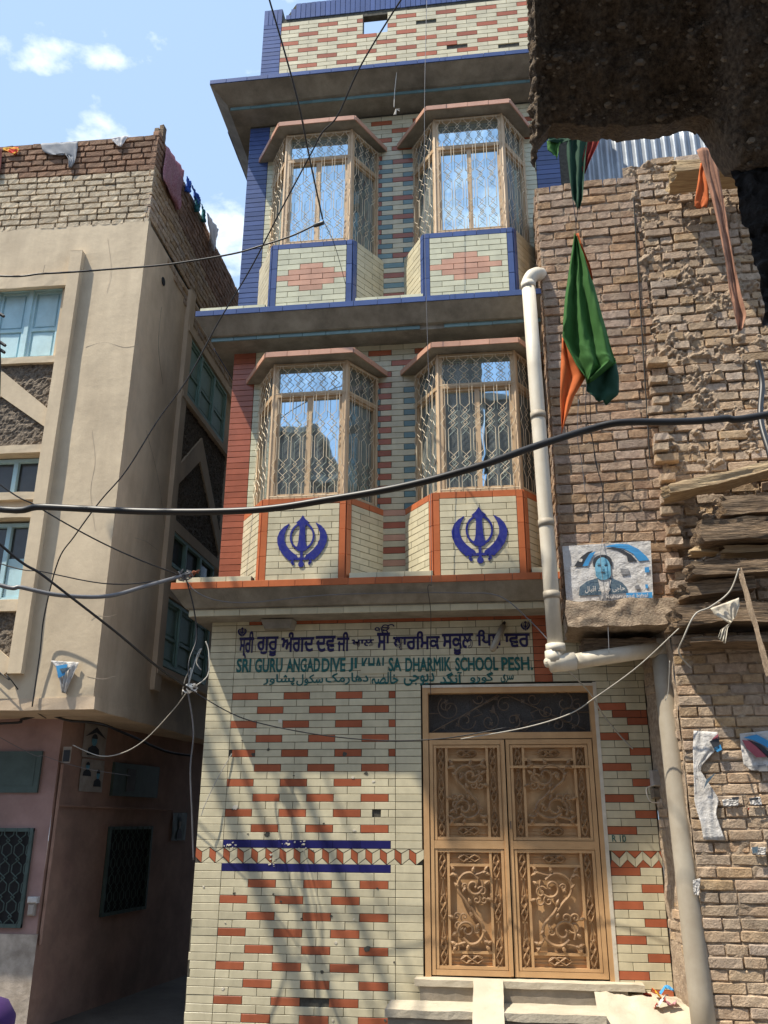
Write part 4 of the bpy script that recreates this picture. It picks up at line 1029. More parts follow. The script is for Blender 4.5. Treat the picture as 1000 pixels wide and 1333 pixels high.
shutter_window(LFm, m3-mb3*4, m3, o3[2]+.003, o3[3]-.02, 4, 'teal_wood', house, True)
mb = MB(); mb.fbox(LFm, m3-mb3+.03, m3-.03, o3[2]+.04, lf(30, 728, -.1)[1], -.105, -.085); mb.build('lower_shutter', M['teal_wood'], house)
# alley side: tall shuttered window, rough panel with an inverted V, lower windows
def sf(px, py): return SF.uz(px, py)
sa = (1.30, 2.75); zw0, zw1 = 5.05, 5.78
SD = .0
fin(SF, (240, 370), (215, 905), .05, 'plaster_side', house, 'plaster_rib', .16)
mb = MB(); mb.fbox(SF, 1.22, 4.4, zw1+.02, zw1+.12, 0, .06); mb.build('lintel_band', M['plaster_side'], house)
mb = MB(); mb.fbox(SF, 1.22, 4.4, zw0-.09, zw0-.02, 0, .06); mb.build('sill', M['plaster_side'], house)
shutter_window(SF, 1.28, 2.75, zw0, zw1, 3, 'teal_side', house, d=.012, label='greenish shutters in the alley wall')
pebble(SF, [(1.22, 3.55), (2.95, zw0-.1)])
band(SF, [(1.22, 4.05), (2.0, 4.80), (2.95, 3.85), (2.95, 3.62), (2.0, 4.50), (1.22, 3.82)], 0, .034, 'plaster_side', 'diagonal_band')
mb = MB(); mb.fbox(SF, 1.22, 4.4, 3.42, 3.54, 0, .05); mb.fbox(SF, 1.22, 4.4, 2.92, 3.02, 0, .05); mb.fbox(SF, 1.22, 4.4, 2.70, 2.78, 0, .05); mb.build('ledge', M['plaster_side'], house)
shutter_window(SF, 1.28, 2.75, 3.04, 3.41, 3, 'teal_side', house, True, d=.012)
shutter_window(SF, 1.28, 2.75, 1.98, 2.68, 3, 'teal_side', house, d=.012)
mb = MB(); mb.fbox(SF, 1.22, 4.4, 1.88, 1.96, 0, .06); mb.build('sill', M['plaster_side'], house)
mb = MB(); c = SF.P(.50, sf(222, 382)[1], .004); mb.tube([c, c+SF.n*.006], [.05, .045], 10); mb.build('drain_hole', M['dark'], house)
# brick parapet: lower whitewashed, upper bare
pitch = .0775; nrows = int(round((ztopf-zbr)/pitch))
par = MB(); par.fbox(LFm, UL, -.01, zbr, ztopf-.02, -.24, -.022); par.fbox(SF, .03, 4.6, zbr-.02, ztopf-.02, -.24, -.022); parap = par.build('parapet', M['mortar_dark'], house)
zch = lf(150, 224)[1]
def mf(u, z): return 'bw' if z < zch+.03*fn((u, 0, 0), 2) else 'br'
brick_rows(LFm, UL, 0.0, zbr, ztopf, pitch, .215, parap, 'bw', 'left', .004, .0, .012, mfun=mf, uneven=.01)
def mf2(u, z): return 'bl' if z < zch-.1*u+.03*fn((u, 0, 0), 2) else 'br'
def sk2(u, z): return z < zbr-.0*u
brick_rows(SF, 0.0, 4.6, zbr-.02, ztopf, pitch, .215, parap, 'bl', 'left', .004, .0, .012, mfun=mf2, skip=sk2, uneven=.01)
# the brick strip steps down along the alley
brick_rows(SF, .55, 4.6, zbr-.02-pitch*6, zbr-.02, pitch, .215, parap, 'bl', 'left', .004, .012, .012, skip=lambda u, z: z < zbr-.02-(u-.3)*.28)
# pink ground floor
PF = Frame((-1.75, .40, 0)); cx_ = -1.71
mb = MB(); mb.grid(20, 24, lambda a, b: (-4.5+(cx_+4.5)*a, .40+.004*fbm((a*3, b*3, 0), 2), -.42+(zB+.42)*b)); mb.build('ground_wall', M['pink_lilac'], house)
mb = MB(); mb.grid(20, 8, lambda a, b: (-4.5+(cx_+.02+4.5)*a, .385+.006*fbm((a*3, b*3, 0), 3), ST+(-.42-ST)*b)); mb.add([(-4.5, .385, -.42), (cx_+.02, .385, -.42), (cx_+.02, .41, -.42), (-4.5, .41, -.42)], [(0, 1, 2, 3)]); mb.build('socle', M['socle'], house)
ang2 = math.atan2(3.9, .50); PS = Frame((cx_, .40, 0), ang2)
mb = MB(); mb.grid(40, 24, lambda a, b: PS.P(a*4.2, ST+(zB-ST)*b, .004*fbm((a*3, b*3, 5), 2))); mb.build('alley_wall', M['pink_wall'], house)
def lattice(F, u0, u1, z0, z1, name, par, d=.01):
    mb = MB(); mb.fbox(F, u0, u1, z0, z1, .0, .004); wo_ = mb.build(name, M['dark'], par)
    g_ = MB(); grille(g_, F, u0, u1, z0, z1, d+.012, max(6, int((u1-u0)/.055)), [(z0+(z1-z0)*(.05+.19*k), z0+(z1-z0)*(.05+.19*k+.12), 2) for k in range(5)], .005)
    for a, b in ((u0, u0+.03), (u1-.03, u1)): g_.fbox(F, a, b, z0, z1, .004, .03)
    g_.fbox(F, u0, u1, z0, z0+.03, .004, .028); g_.fbox(F, u0, u1, z1-.03, z1, .004, .028)
    g_.build('lattice_grille', M['green_wood'], wo_)
PFr = Frame((0, .40, 0))
a = PFr.uz(46, 1078); b = PFr.uz(40, 1208); lattice(PFr, -3.3, a[0], b[1], a[1], 'barred_window', house)
a = PFr.uz(57, 978); b = PFr.uz(57, 1032)
mb = MB(); mb.fbox(PFr, -3.3, a[0], b[1], a[1], .0, .025); mb.fbox(PFr, -3.25, a[0]-.05, b[1]+.06, a[1]-.06, .025, .028); wv = mb.build('vent_window', M['green_wood'], house)
a = PS.uz(141, 1076); b = PS.uz(206, 1076); c = PS.uz(133, 1196); lattice(PS, a[0], b[0]*.92, c[1]+.02, a[1], 'barred_window', house)
a = PS.uz(147, 992); b = PS.uz(205, 1000); c = PS.uz(147, 1036)
mb = MB(); mb.fbox(PS, a[0], b[0], c[1], a[1], 0, .03); vw = mb.build('vent_window', M['green_wood'], house)
mb = MB(); mb.fbox(PS, a[0]+.25, b[0]-.5, c[1]+.05, a[1]-.05, .03, .034); mb.build('pane', M['pane_dark'], vw)
mb = MB(); mb.tube([PS.P(.03, PS.uz(75, 1062)[1]+.44, .03), PS.P(.03, -.5, .03)], .016, 6); mb.tube([PS.P(.03, .62, .03), PS.P(2.2, .60, .03)], .012, 6); mb.build('conduit', M['pink_wall'], house)

for i, pl in enumerate(([(112, 452), (135, 446), (160, 452), (178, 449)], [(118, 560), (122, 600), (117, 640), (124, 690)], [(150, 800), (138, 803), (128, 800), (120, 806)], [(140, 310), (146, 350), (141, 380)], [(60, 345), (58, 360), (64, 368)], [(115, 880), (135, 884), (150, 880)])):
    mb = MB(); mb.tube(cr_path([LFm.P(*LFm.uz(x+2*math.sin(q*7+i), y), .003) for q, (x, y) in enumerate(pl)], 5), .0011, 4); mb.build('crack', M['socle'], house)
for i, pl in enumerate(([(190, 560), (205, 620), (215, 690)], [(175, 700), (190, 705), (205, 716)], [(210, 400), (206, 450), (212, 500)])):
    mb = MB(); mb.tube(cr_path([SF.P(*SF.uz(x, y), .003) for x, y in pl], 5), .0018, 4); mb.build('crack', M['socle'], house)
# posters and paper on the pink wall
def poster(name, label, F, px0, px1, py0, py1, d=.012, m='paper_dim', cat='poster', tilt=0):
    u0, z1_ = F.uz(px0, py0, d); u1, _ = F.uz(px1, py0, d); _, z0_ = F.uz((px0+px1)/2, py1, d); _, z1_ = F.uz((px0+px1)/2, py0, d)
    mb = MB(); mb.grid(8, 8, lambda a, b: F.P(u0+(u1-u0)*a, z0_+(z1_-z0_)*b+tilt*(a-.5), d+.004*fbm((a*3, b*3, px0), 1.3)))
    return mb.build(name, M[m], None, label=label, cat=cat), u0, u1, z0_, z1_
def fig(F, o, u0, u1, z0, z1, d, cols=('ink', 'beard')):   # a small printed head and shoulders
    w = u1-u0; h = z1-z0; mb = MB()
    mb.plate(F, [(u0+w*.05, z0), (u0+w*.12, z0+h*.30), (u0+w*.38, z0+h*.44), (u0+w*.62, z0+h*.44), (u0+w*.88, z0+h*.30), (u0+w*.95, z0)], d, d+.001); mb.build('print', M[cols[0]], o)
    mb = MB(); mb.plate(F, [(u0+w*.5+w*.19*math.cos(t), z0+h*.66+h*.24*math.sin(t)) for t in [i*PI/8 for i in range(16)]], d, d+.0015); mb.build('print', M[cols[1]], o)
    mb = MB(); mb.plate(F, [(u0+w*.5+w*.21*math.cos(t), z0+h*.74+h*.22*math.sin(t)) for t in [i*PI/8 for i in range(0, 9)]], d+.0015, d+.002); mb.build('print', M['ink'], o)
o, u0, u1, z0_, z1_ = poster('wall_poster', 'upper election poster on the pink wall, one figure under a dark arch', PS, 111, 141, 944, 987)
fig(PS, o, u0+.15*(u1-u0), u0+.75*(u1-u0), z0_+.02, z0_+.75*(z1_-z0_), .018); mb = MB(); mb.plate(PS, [(u0+.02, z1_-.12), (u0+(u1-u0)*.5, z1_-.02), (u1-.02, z1_-.12), (u0+(u1-u0)*.5, z1_-.07)], .018, .019); mb.build('print', M['ink'], o)
o, u0, u1, z0_, z1_ = poster('wall_poster', 'lower of the two election posters pasted on the pink wall, two figures side by side', PS, 107, 137, 989, 1031)
fig(PS, o, u0+.05*(u1-u0), u0+.45*(u1-u0), z0_+.14, z1_-.02, .018); fig(PS, o, u0+.55*(u1-u0), u1-.03, z0_+.05, z1_-.08, .018)
o, u0, u1, z0_, z1_ = poster('wall_poster', 'dark faded poster far down the alley wall at the right of the barred window', PS, 226, 244, 1058, 1094, m='green_wood')
fig(PS, o, u0+.1, u1-.1, z0_+.02, z1_-.03, .018, ('ink', 'paper_dim'))
o, u0, u1, z0_, z1_ = poster('wall_sign', 'small framed plate on the corner of the pink wall', PFr, 83, 94, 972, 993, .02, 'paper_dim', 'sign')
mb = MB(); mb.plate(PFr, [(u0+.01, z0_+.01), (u1-.01, z0_+.01), (u1-.01, z1_-.03), (u0+.01, z1_-.03)], .026, .028); mb.build('print', M['ink'], o)
mbx = thing('wall_switch', 'small dirty white switch box low on the pink wall', 'switch box', PFr.P(*PFr.uz(46, 1180), .02))
u, z = PFr.uz(46, 1172); mb = MB(); mb.cbox(PFr, u-.05, u+.04, z-.02, z+.03, 0, .05, .008); mb.build('lid', M['paper'], mbx)
mb = MB(); mb.cbox(PFr, u-.045, u+.02, z-.12, z-.022, 0, .035, .012); mb.build('switch_body', M['paper_dim'], mbx)

# ================================================================== CLOTHES ON THE PARAPET
def cloth(name, m, F, left, right, d, amp, label, cat, group=None, nf=3, seed=0, parent=None, nu=14, nv=16, kind=None, rum=.004):
    """cloth hanging between two pixel outlines on plane F (d = distance in front of it)"""
    def along(L, t):
        n = len(L)-1; x = t*n; i = min(int(x), n-1); f = x-i; return (L[i][0]*(1-f)+L[i+1][0]*f, L[i][1]*(1-f)+L[i+1][1]*f)
    mb = MB()
    def f(a, b):
        (x0_, y0_), (x1_, y1_) = along(left, b), along(right, b); px = x0_+(x1_-x0_)*a; py = y0_+(y1_-y0_)*a
        u, z = F.uz(px, py, d); dd = d+amp*(math.sin(a*nf*2*PI+seed+b*1.5)*(.35+.65*b)+.6*fbm((a*2, b*2, seed), 1.5))+rum*fbm((a*3+b*2, b*2.2-a, seed), 2.4, 5); return F.P(u, z, dd)
    mb.grid(nu, nv, f); o = mb.build(name, M[m], parent, smooth=True, label=label, cat=cat, group=group, kind=kind)
    s = o.modifiers.new('thickness', 'SOLIDIFY'); s.thickness = .0015; return o
GC = 'clothes drying along the parapet'
cloth('draped_shirt', 'grey_cloth', LFm, [(53, 187), (56, 197), (68, 203), (84, 199), (90, 208), (90, 219)], [(101, 184), (101, 192), (100, 200), (99, 206), (98, 212), (93, 218)], .02, .012, 'grey shirt hung over the brick parapet, second cloth from the left', 'clothing', GC)
cloth('draped_cloth', 'white_cloth', LFm, [(145, 180), (147, 184), (152, 189), (155, 191)], [(168, 176), (164, 182), (161, 187), (158, 191)], .02, .01, 'small white rag on the front edge of the brick parapet', 'clothing', GC)
cloth('draped_cloth', 'yellow_cloth', LFm, [(4, 193), (5, 196), (13, 199), (18, 201)], [(24, 191), (25, 195), (23, 199), (20, 201)], .02, .01, 'yellow and red cloth at the left end of the brick parapet', 'clothing', GC)
cloth('draped_cloth', 'maroon_cloth', LFm, [(-14, 194), (-14, 210), (-12, 230)], [(3, 192), (2, 212), (0, 232)], .02, .01, 'dark maroon cloth cut off by the left edge of the picture', 'clothing', GC)
cloth('draped_shawl', 'pink_cloth', SF, [(217, 190), (213, 215), (211, 232), (218, 248), (226, 262), (231, 273)], [(240, 222), (239, 232), (236, 245), (235, 256), (234, 266), (232, 273)], .03, .02, 'long pink patterned shawl hanging over the alley side of the parapet', 'clothing', GC, nv=22)
cloth('draped_cloth', 'blue_cloth', SF, [(243, 229), (242, 240), (241, 248)], [(250, 238), (248, 246), (246, 251)], .03, .02, 'bright blue cloth just behind the pink shawl', 'clothing', GC)
cloth('draped_cloth', 'blue_cloth', SF, [(249, 240), (251, 250), (254, 261)], [(261, 257), (261, 262), (258, 268)], .03, .02, 'second blue cloth, between the bright blue one and the teal one', 'clothing', GC)
cloth('draped_cloth', 'teal_cloth', SF, [(255, 258), (253, 267), (254, 275)], [(262, 264), (260, 271), (257, 276)], .04, .02, 'teal cloth hanging below the second blue cloth', 'clothing', GC)
cloth('draped_cloth', 'teal_cloth', SF, [(262, 265), (263, 275), (263, 287)], [(268, 276), (267, 283), (266, 290)], .04, .02, 'narrow dark teal cloth next to the hanging white scarf', 'clothing', GC)
cloth('draped_scarf', 'white_cloth', SF, [(269, 276), (271, 295), (273, 312), (276, 326)], [(285, 298), (283, 306), (280, 316), (277, 327)], .04, .02, 'long white scarf hanging on the alley side of the parapet', 'clothing', GC, nv=20)
post = thing('roof_post', 'short broken wooden post standing on the corner of the parapet', 'post', LFm.P(-.1, ztopf, -.1))
for i, (du, h) in enumerate(((0, .16), (.055, .20))):
    mb = MB(); c = LFm.P(LFm.uz(197, 172)[0]+du, ztopf-.02, -.08); rough_box(mb, c, (.045, 0, 0), (0, .08, 0), (0, 0, h), (2, 2, 5), .006, 12, i); mb.build('stub', M['wood'], post)
# torn kite-like paper stuck on the front wall
kp = thing('torn_poster', 'crumpled blue and white paper torn loose on the plaster wall', 'poster', LFm.P(*lf(85, 880), .02))
cloth('paper', 'paper', LFm, [(66, 860), (74, 870), (78, 885), (82, 902)], [(103, 862), (98, 874), (92, 888), (86, 903)], .03, .018, None, None, parent=kp)
mb = MB(); mb.plate(LFm, [lf(77, 868), lf(92, 866), lf(88, 880), lf(80, 884)], .055, .058); mb.build('print', M['inkblue'], kp)
mb = MB(); mb.plate(LFm, [lf(82, 872), lf(96, 870), lf(92, 875), lf(85, 878)], .060, .062); mb.build('print', M['coat'], kp)

# ================================================================== BRICK HOUSE (right)
old = thing('old_brick_house', 'crumbling bare brick house with broken joists at the right of the school', 'building', (4.0, .3, ST))
RF = Frame((2.79, -.52, 0), R(-2.2))
u_step = RF.uz(822, 230)[0]; u_st2 = RF.uz(846, 500)[0]
zu0 = RF.uz(760, 795)[1]; zuL = RF.uz(760, 241)[1]; zuR = RF.uz(850, 208)[1]; uRmax = 2.3
pit = .0885
def lumps(u, z):
    k = max(0, min(1, (u-u_st2+.05)/.12)); return k*(.045*max(-.3, fbm((u, z, 0), 11, 4))+.022*fbm((u, z, 0), 3.2, 8)+.014)+.012*max(0, fbm((u, z, 0), 6, 14))+k*.016*fbm((u, z, 1), 34, 21)
rw = backing(RF, 0.01, u_st2, zu0, zuL-.03, -.011, .012, 14, .0155, 'upper_wall', 'mortar', old)
backing(RF, u_st2-.03, uRmax, zu0-.15, zuR-.05, -.018, .012, 14, .0115, 'mortar_bed', 'mortar', rw, lump=lumps)
mb = MB(); mb.fbox(RF, .006, u_st2, zu0, zuL-.03, -.5, -.035); mb.fbox(RF, u_st2, uRmax, zu0-.2, zuR-.05, -.5, -.05); mb.build('wall_core', M['mortar_dark'], rw)
brick_rows(RF, 0, u_step+.04, zu0+.02, zuL, pit, .25, rw, 'bk', 'right', .007, .004, .011, uneven=.022)
brick_rows(RF, u_step+.05, uRmax, RF.uz(850, 470)[1], zuR, pit, .235, rw, 'bl', 'right', .012, .012, .016, uneven=.03, skip=lambda u, z: random.random() < .06 or (z > zuR-.10 and u < u_step+.22))
brick_rows(RF, u_st2+.02, uRmax, zu0-.05, RF.uz(850, 470)[1], pit, .235, rw, 'bl', 'right', .014, .012, .016, uneven=.03, skip=lambda u, z: random.random() < .10)
for (ya_, yb_) in ():
    ua2, zt2 = RF.uz(826, ya_); ub2, zb3 = RF.uz(846, yb_)
    mb = MB(); mb.grid(8, 60, lambda a, b: RF.P(ua2+(ub2-ua2)*a, zb3+(zt2-zb3)*b, .045*math.sin(PI*min(1, max(0, a*1.0)))**.3+.014*fbm((a*.2, b*3, ya_), 7))); mb.build('mortar_strip', M['mortar'], rw)
mb = MB(); mb.tube([RF.P(RF.uz(824, 250)[0], RF.uz(824, 250)[1], .012)]+[RF.P(RF.uz(824+t*22, 250+t*350)[0], RF.uz(830, 250+t*350)[1], .014) for t in (.2, .4, .6, .8, 1)], .006, 5); mb.build('crack', M['dark'], rw)
# left reveal of the upper wall (brick ends)
LE = Frame((2.79, -.04, 0), -PI/2)
brick_rows(LE, 0, .47, zu0+.02, zuL, pit, .24, rw, 'bk', 'right', .006, .004, .014)
mb = MB(); mb.fbox(LE, 0, .48, zu0, zuL-.03, -.03, -.012); mb.build('reveal', M['mortar'], rw)
# protruding brick toothing along the break
rt = random.Random(5)
z = RF.uz(850, 480)[1]
zz = RF.uz(880, 770)[1]
while z > zz:
    t_ = (z-zz); uu = u_st2-.02+.03*rt.uniform(-1, 1)
    brick(RF, uu, uu+rt.uniform(.10, .19), z, z+.07, rw, 'bl', .05+rt.uniform(0, .05), .12, 'right'); z -= pit*rt.choice((1, 1, 2))
# lintel (rough concrete) under the left part
mb = MB(); q0 = RF.uz(738, 802); q1 = RF.uz(878, 840); rough_box(mb, RF.P(.015, 1.90, .13), RF.u*.86, -RF.n*.60, Vector((0, 0, .21)), (34, 18, 10), .018, 9, 2); mb.build('lintel', M['mortar'], old, smooth=True)
mb = MB(); rough_box(mb, (2.93, -.50, 1.74), (.62, 0, 0), (0, .42, 0), (0, 0, .10), (20, 12, 4), .012, 9, 5); mb.build('timber_wall_plate', M['wood'], old, smooth=True)
# lower wall
RL = Frame((3.565, -.62, 0), R(-9))
lz1 = 1.80
bl = backing(RL, .0, 1.5, ST, lz1, -.009, .013, 12, .0155, 'lower_wall', 'mortar', old)
brick_rows(RL, 0, 1.5, ST, lz1, .0765, .235, bl, 'bl', 'right', .006, .003, .009, uneven=.035)
RE = Frame((3.445, -.0, 0), math.atan2(-.62, .12))
mb = MB(); mb.grid(14, 60, lambda a, b: RE.P(a*.62, ST+(lz1+.1-ST)*b, .02*fbm((a*.6, 3*b, 0), 5))); mb.build('return_wall', M['mortar'], old)
brick_rows(RE, .02, .60, ST, lz1-.1, .0765, .20, bl, 'bl', 'right', .007, .006, .013, uneven=.014, skip=lambda u, z: fn((u, z, 0), 2.5, 3) > .0)
# joists: split logs jutting along the wall
def log(name, p0, p1, w, h, m='wood', amp=.014, seed=0, label=None, par=old, cuts=None):
    p0, p1 = Vector(p0), Vector(p1); ax = p1-p0; mb = MB(); n = max(6, int(ax.length/.03))
    ay = Vector((-ax.y, ax.x, 0)).normalized()*w if abs(ax.z) < ax.length*.8 else Vector((0, w, 0))
    rough_box(mb, p0, ax, ay, (0, 0, h), (n, 5, 6), amp, 5, seed)
    # stretch noise along the grain with fine grooves
    A = ax.normalized(); nv = []
    for v in mb.v:
        v = Vector(v); t_ = (v-p0).dot(A); c = v-p0-A*t_; g_ = fn((c.x*10+seed, c.y*30+t_*1.5, c.z*42+t_*.8), 1, seed); e_ = max(0, 1-t_/.16)*.05; nv.append(tuple(v+Vector((0, -1, .5)).normalized()*.020*g_+A*e_*fn((seed, c.z*30, c.y*20), 1, 3)*1.6+Vector((0, 0, .03*fn((t_*1.6, seed, 0), 1, 1)))))
    mb.v = nv
    o = mb.build(name, M[m], par, smooth=True)
    if label: o['label'] = label
    return o
Yj = -.95
for i, (xa, ya, xb, yb, hpx, w, m, yy) in enumerate(((872, 640, 1040, 604, 13, .22, 'wood_light', -.85), (944, 668, 1060, 664, 24, .26, 'wood', -1.0), (914, 704, 1060, 700, 27, .26, 'wood', -1.02), (944, 718, 1060, 716, 8, .16, 'wood_light', -.90), (902, 718, 936, 717, 8, .12, 'wood_light', -.84),
                                                     (902, 747, 1060, 743, 17, .24, 'wood', -1.02), (892, 776, 985, 770, 17, .24, 'wood', -.95), (882, 813, 1060, 806, 25, .34, 'wood', -1.02), (900, 838, 1060, 834, 9, .30, 'wood', -.98))):
    a, b = W(xa, ya, yy), W(xb, yb, yy); k = (W(xa, ya-hpx, yy)-a).z
    log('joist', a, b, w, k, m, .012, i*3.1)
cloth('loose_rag', 'jamb', Frame((0, -1.10, 0)), [(925, 792), (930, 800), (950, 812), (938, 820), (934, 830)], [(962, 778), (963, 788), (958, 802), (947, 818), (944, 838)], .0, .012, 'torn whitish rag caught on the lowest joist', 'rag', None)
log('slanting_board', W(968, 750, -1.25), W(1004, 880, -1.3), .10, .025, 'mortar', .012, 4)
mb = MB(); mb.box(3.95, -1.2, 1.2, 4.6, -.25, 1.78); 

# timber bracket + cloth strip high on the right
log('bracket', W(880, 223, -.98), W(1000, 215, -.98), .30, .115, 'wood_light', .006, 9)
cloth('hanging_strip', 'fstrip', Frame((0, -1.05, 0)), [(907, 195), (915, 218), (926, 256), (936, 300), (943, 340), (949, 380), (955, 412), (959, 428)], [(932, 190), (936, 222), (943, 262), (950, 305), (957, 345), (964, 382), (971, 412), (966, 430)], .0, .022, 'long faded reddish brown cloth strip hanging from the timber bracket', 'cloth', None, nf=.9, nv=40, nu=20, rum=.012)
cloth('hanging_rag', 'forange', Frame((0, -1.03, 0)), [(912, 212), (908, 240), (904, 262), (904, 271)], [(918, 215), (922, 240), (923, 258), (920, 270)], .0, .012, 'short orange rag beside the long faded strip', 'cloth', None, nf=1.3, rum=.01)

# ================================================================== CORRUGATED SHEET
mb = MB(); CS = Frame((0, .15, 0)); ca = CS.uz(716, 260); cb = CS.uz(958, 238); ct = CS.uz(830, 120)
mb.grid(260, 4, lambda a, b: CS.P(ca[0]+(cb[0]-ca[0])*a, 6.0+1.5*b, .022*math.sin(a*(cb[0]-ca[0])/.098*2*PI)+.03*b))
cs = mb.build('corrugated_sheet', M['tin'], None, smooth=True, label='grey corrugated metal sheet behind the top of the brick wall', cat='metal sheet')
cs.modifiers.new('thickness', 'SOLIDIFY').thickness = .002
mb = MB(); tf = CS; mb.fbox(CS, CS.uz(704, 240)[0], CS.uz(715, 240)[0], 5.9, 7.1, -.06, .0); 
mb.build('post', M['pvc_old'], None, label='thin pale post left of the corrugated sheet', cat='post')

# ================================================================== RUIN OVERHANG (upper right)
ruin = thing('ruined_overhang', 'dark broken mud and rubble overhang jutting out over the top right of the lane', 'ruin', (2.9, -5.2, 3.2))
RK = .36
edge = [(702, 182), (710, 170), (718, 160), (740, 160), (762, 163), (782, 166), (795, 160), (815, 166), (835, 161), (855, 160), (875, 158), (890, 152), (915, 150), (928, 155), (940, 170), (948, 190), (965, 215), (1080, 225)]
Y0 = -5.0
lowp = [W(x, y, Y0) for x, y in edge]
def lowz(x):
    for a, b in zip(lowp[:-1], lowp[1:]):
        if a.x <= x <= b.x: t_ = (x-a.x)/(b.x-a.x+1e-9); return a.z*(1-t_)+b.z*t_
    return lowp[-1].z if x > lowp[-1].x else lowp[0].z
XL0 = lowp[0].x
def ruinpt(a, b):
    x = XL0-.004+1.15*a; s_ = b*1.15
    p = Vector((x, Y0-s_*.50, lowz(x)+s_*.86)); q = p/RK
    am = min(1, .25+b*8)*RK
    return p+Vector((0, -.5, .3))*(fbm(q, 7, 2)*.06*am+fbm(q, 22, 6)*.026*am+fbm(q, 55, 16)*.012*am)+Vector((0, -1, 0))*fbm(q, 2.2, 9)*.13*am+Vector((.012*fbm(q, 8, 4), 0, .020*fbm(q, 11, 6)+.012*fbm(q, 34, 6)))*RK
mb = MB(); mb.grid(190, 170, ruinpt)
# lit ragged left edge, back and top
mb.grid(16, 170, lambda a, b: Vector(ruinpt(0, b))+Vector((-.03*math.sin(a*PI)*(1+fbm((a*3, b*9, 0), 3)), .45*a, .0))*RK+Vector((.05*fbm((a*2, b*26, 1), 2), 0, 0))*(RK if 0 < a < 1 else 0))
mb.grid(190, 4, lambda a, b: Vector(ruinpt(a, 0))+Vector((0, .45*b, .25*b))*RK)
mb.grid(40, 30, lambda a, b: Vector(ruinpt(a, b))+Vector((0, .45, .25*(1-b)))*RK)
mb.build('rubble_face', M['mud'], ruin, smooth=True)
rs = random.Random(11); mb = MB()
for k in range(2200):
    a, b = rs.random(), rs.random()**1.1; p = Vector(ruinpt(a, b))+Vector((0, .003, .0)); s = rs.choice((.008, .010, .012, .016, .02, .03, .045))*rs.uniform(.6, 1.1)*RK
    vs = [p+Vector((rs.uniform(.7, 1)*s*math.cos(t), -s*.5*rs.uniform(.4, 1) if j == 1 else 0, rs.uniform(.5, .9)*s*math.sin(t)))*(1 if j == 0 else .7) if False else p+Vector((s*math.cos(t)*(1-.35*j)*rs.uniform(.8, 1.1), -s*.55*j, s*.75*math.sin(t)*(1-.35*j)*rs.uniform(.8, 1.1))) for j in (0, 1) for t in [q*PI/3 for q in range(6)]]
    mb.add(vs, [(q, (q+1) % 6, 6+(q+1) % 6, 6+q) for q in range(6)]+[tuple(range(6, 12))])
mb.build('rubble_stones', M['stone'], ruin, kind='stuff')
# charred post below it on the right edge
cpn = [(948, 165), (955, 215), (958, 262), (972, 300), (978, 340), (986, 368), (992, 400), (1000, 420)]
cl = [(946, 190), (950, 230), (958, 262), (962, 300), (976, 345), (982, 372), (990, 392), (994, 425)]
def charpt(a, b):
    n = len(cl)-1; t_ = b*n; i = min(int(t_), n-1); f = t_-i; px = cl[i][0]*(1-f)+cl[i+1][0]*f; py = 150+(cl[-1][1]-150)*b
    p = W(px+a*120, py, -4.95); q = p/RK
    return p+Vector((.006*fbm(q, 6, 3)*(1-a), -.05*math.sin(min(1, a*3)*PI/2)-.05*fbm(q, 3, 1)-.02*fbm(q, 12, 2), .02*fbm(q, 5, 7)))*RK*2
mb = MB(); mb.grid(50, 110, charpt); mb.grid(4, 110, lambda a, b: Vector(charpt(0, b))+Vector((.16*a, .25*a, .15*a))); mb.build('charred_timber', M['char'], ruin, smooth=True)

# ================================================================== FLAGS
fl = thing('hanging_flag', 'green and orange flag hanging limp on a cord in front of the brick wall', 'flag', W(749, 310, -2.2))
FF = Frame((0, -2.2, 0))
cloth('green_field', 'fgreen', FF, [(748, 305), (742, 345), (736, 385), (733, 420), (732, 440), (750, 480), (764, 497)], [(751, 308), (764, 340), (775, 375), (788, 420), (801, 465), (803, 471), (768, 497)], .0, .034, None, None, parent=fl, nf=2.6, nv=70, nu=50, rum=.011)
cloth('orange_field', 'forange', FF, [(732, 440), (730, 480), (729, 520), (731, 562)], [(736, 446), (762, 492), (748, 514), (731, 563)], -.004, .016, None, None, parent=fl, nf=1.5, nv=24)
cloth('dark_fold', 'fdark', FF, [(786, 470), (764, 495), (763, 510), (772, 518)], [(801, 466), (806, 490), (806, 512), (790, 526)], -.04, .02, None, None, parent=fl, nf=1.5)
cloth('orange_edge', 'forange', FF, [(749, 305), (755, 325), (764, 345), (770, 365)], [(753, 303), (760, 325), (768, 345), (772, 365)], -.02, .01, None, None, parent=fl, nf=1)
fu = thing('upper_flag', 'bunched green and red cloth hanging under the rubble overhang', 'flag', W(745, 180, -2.3))
FU = Frame((0, -2.3, 0))
cloth('green_cloth', 'fdark', FU, [(738, 165), (738, 200), (742, 240), (746, 262), (752, 272)], [(768, 165), (763, 200), (760, 240), (758, 262), (755, 273)], .0, .025, None, None, parent=fu, nf=2, nv=24)
cloth('green_loop', 'fgreen', FU, [(712, 184), (713, 196), (720, 203), (724, 206)], [(736, 176), (728, 190), (727, 200), (726, 205)], .0, .015, None, None, parent=fu, nf=1)
cloth('green_band', 'fdark', FU, [(715, 172), (713, 186)], [(745, 168), (745, 184)], .01, .012, None, None, parent=fu, nf=1)
cloth('red_cloth', 'fred', FU, [(761, 168), (760, 195), (757, 215), (758, 226)], [(783, 168), (780, 185), (773, 200), (763, 224)], -.02, .015, None, None, parent=fu, nf=2)
mb = MB(); mb.tube([W(754, 262, -2.3), W(750, 290, -2.22), W(750, 306, -2.2)], .003, 5); mb.tube([W(744, 60, -2.3), W(745, 176, -2.3), W(743, 240, -2.3), W(750, 290, -2.22)], .003, 4); mb.build('cord', M['cable'], fl)

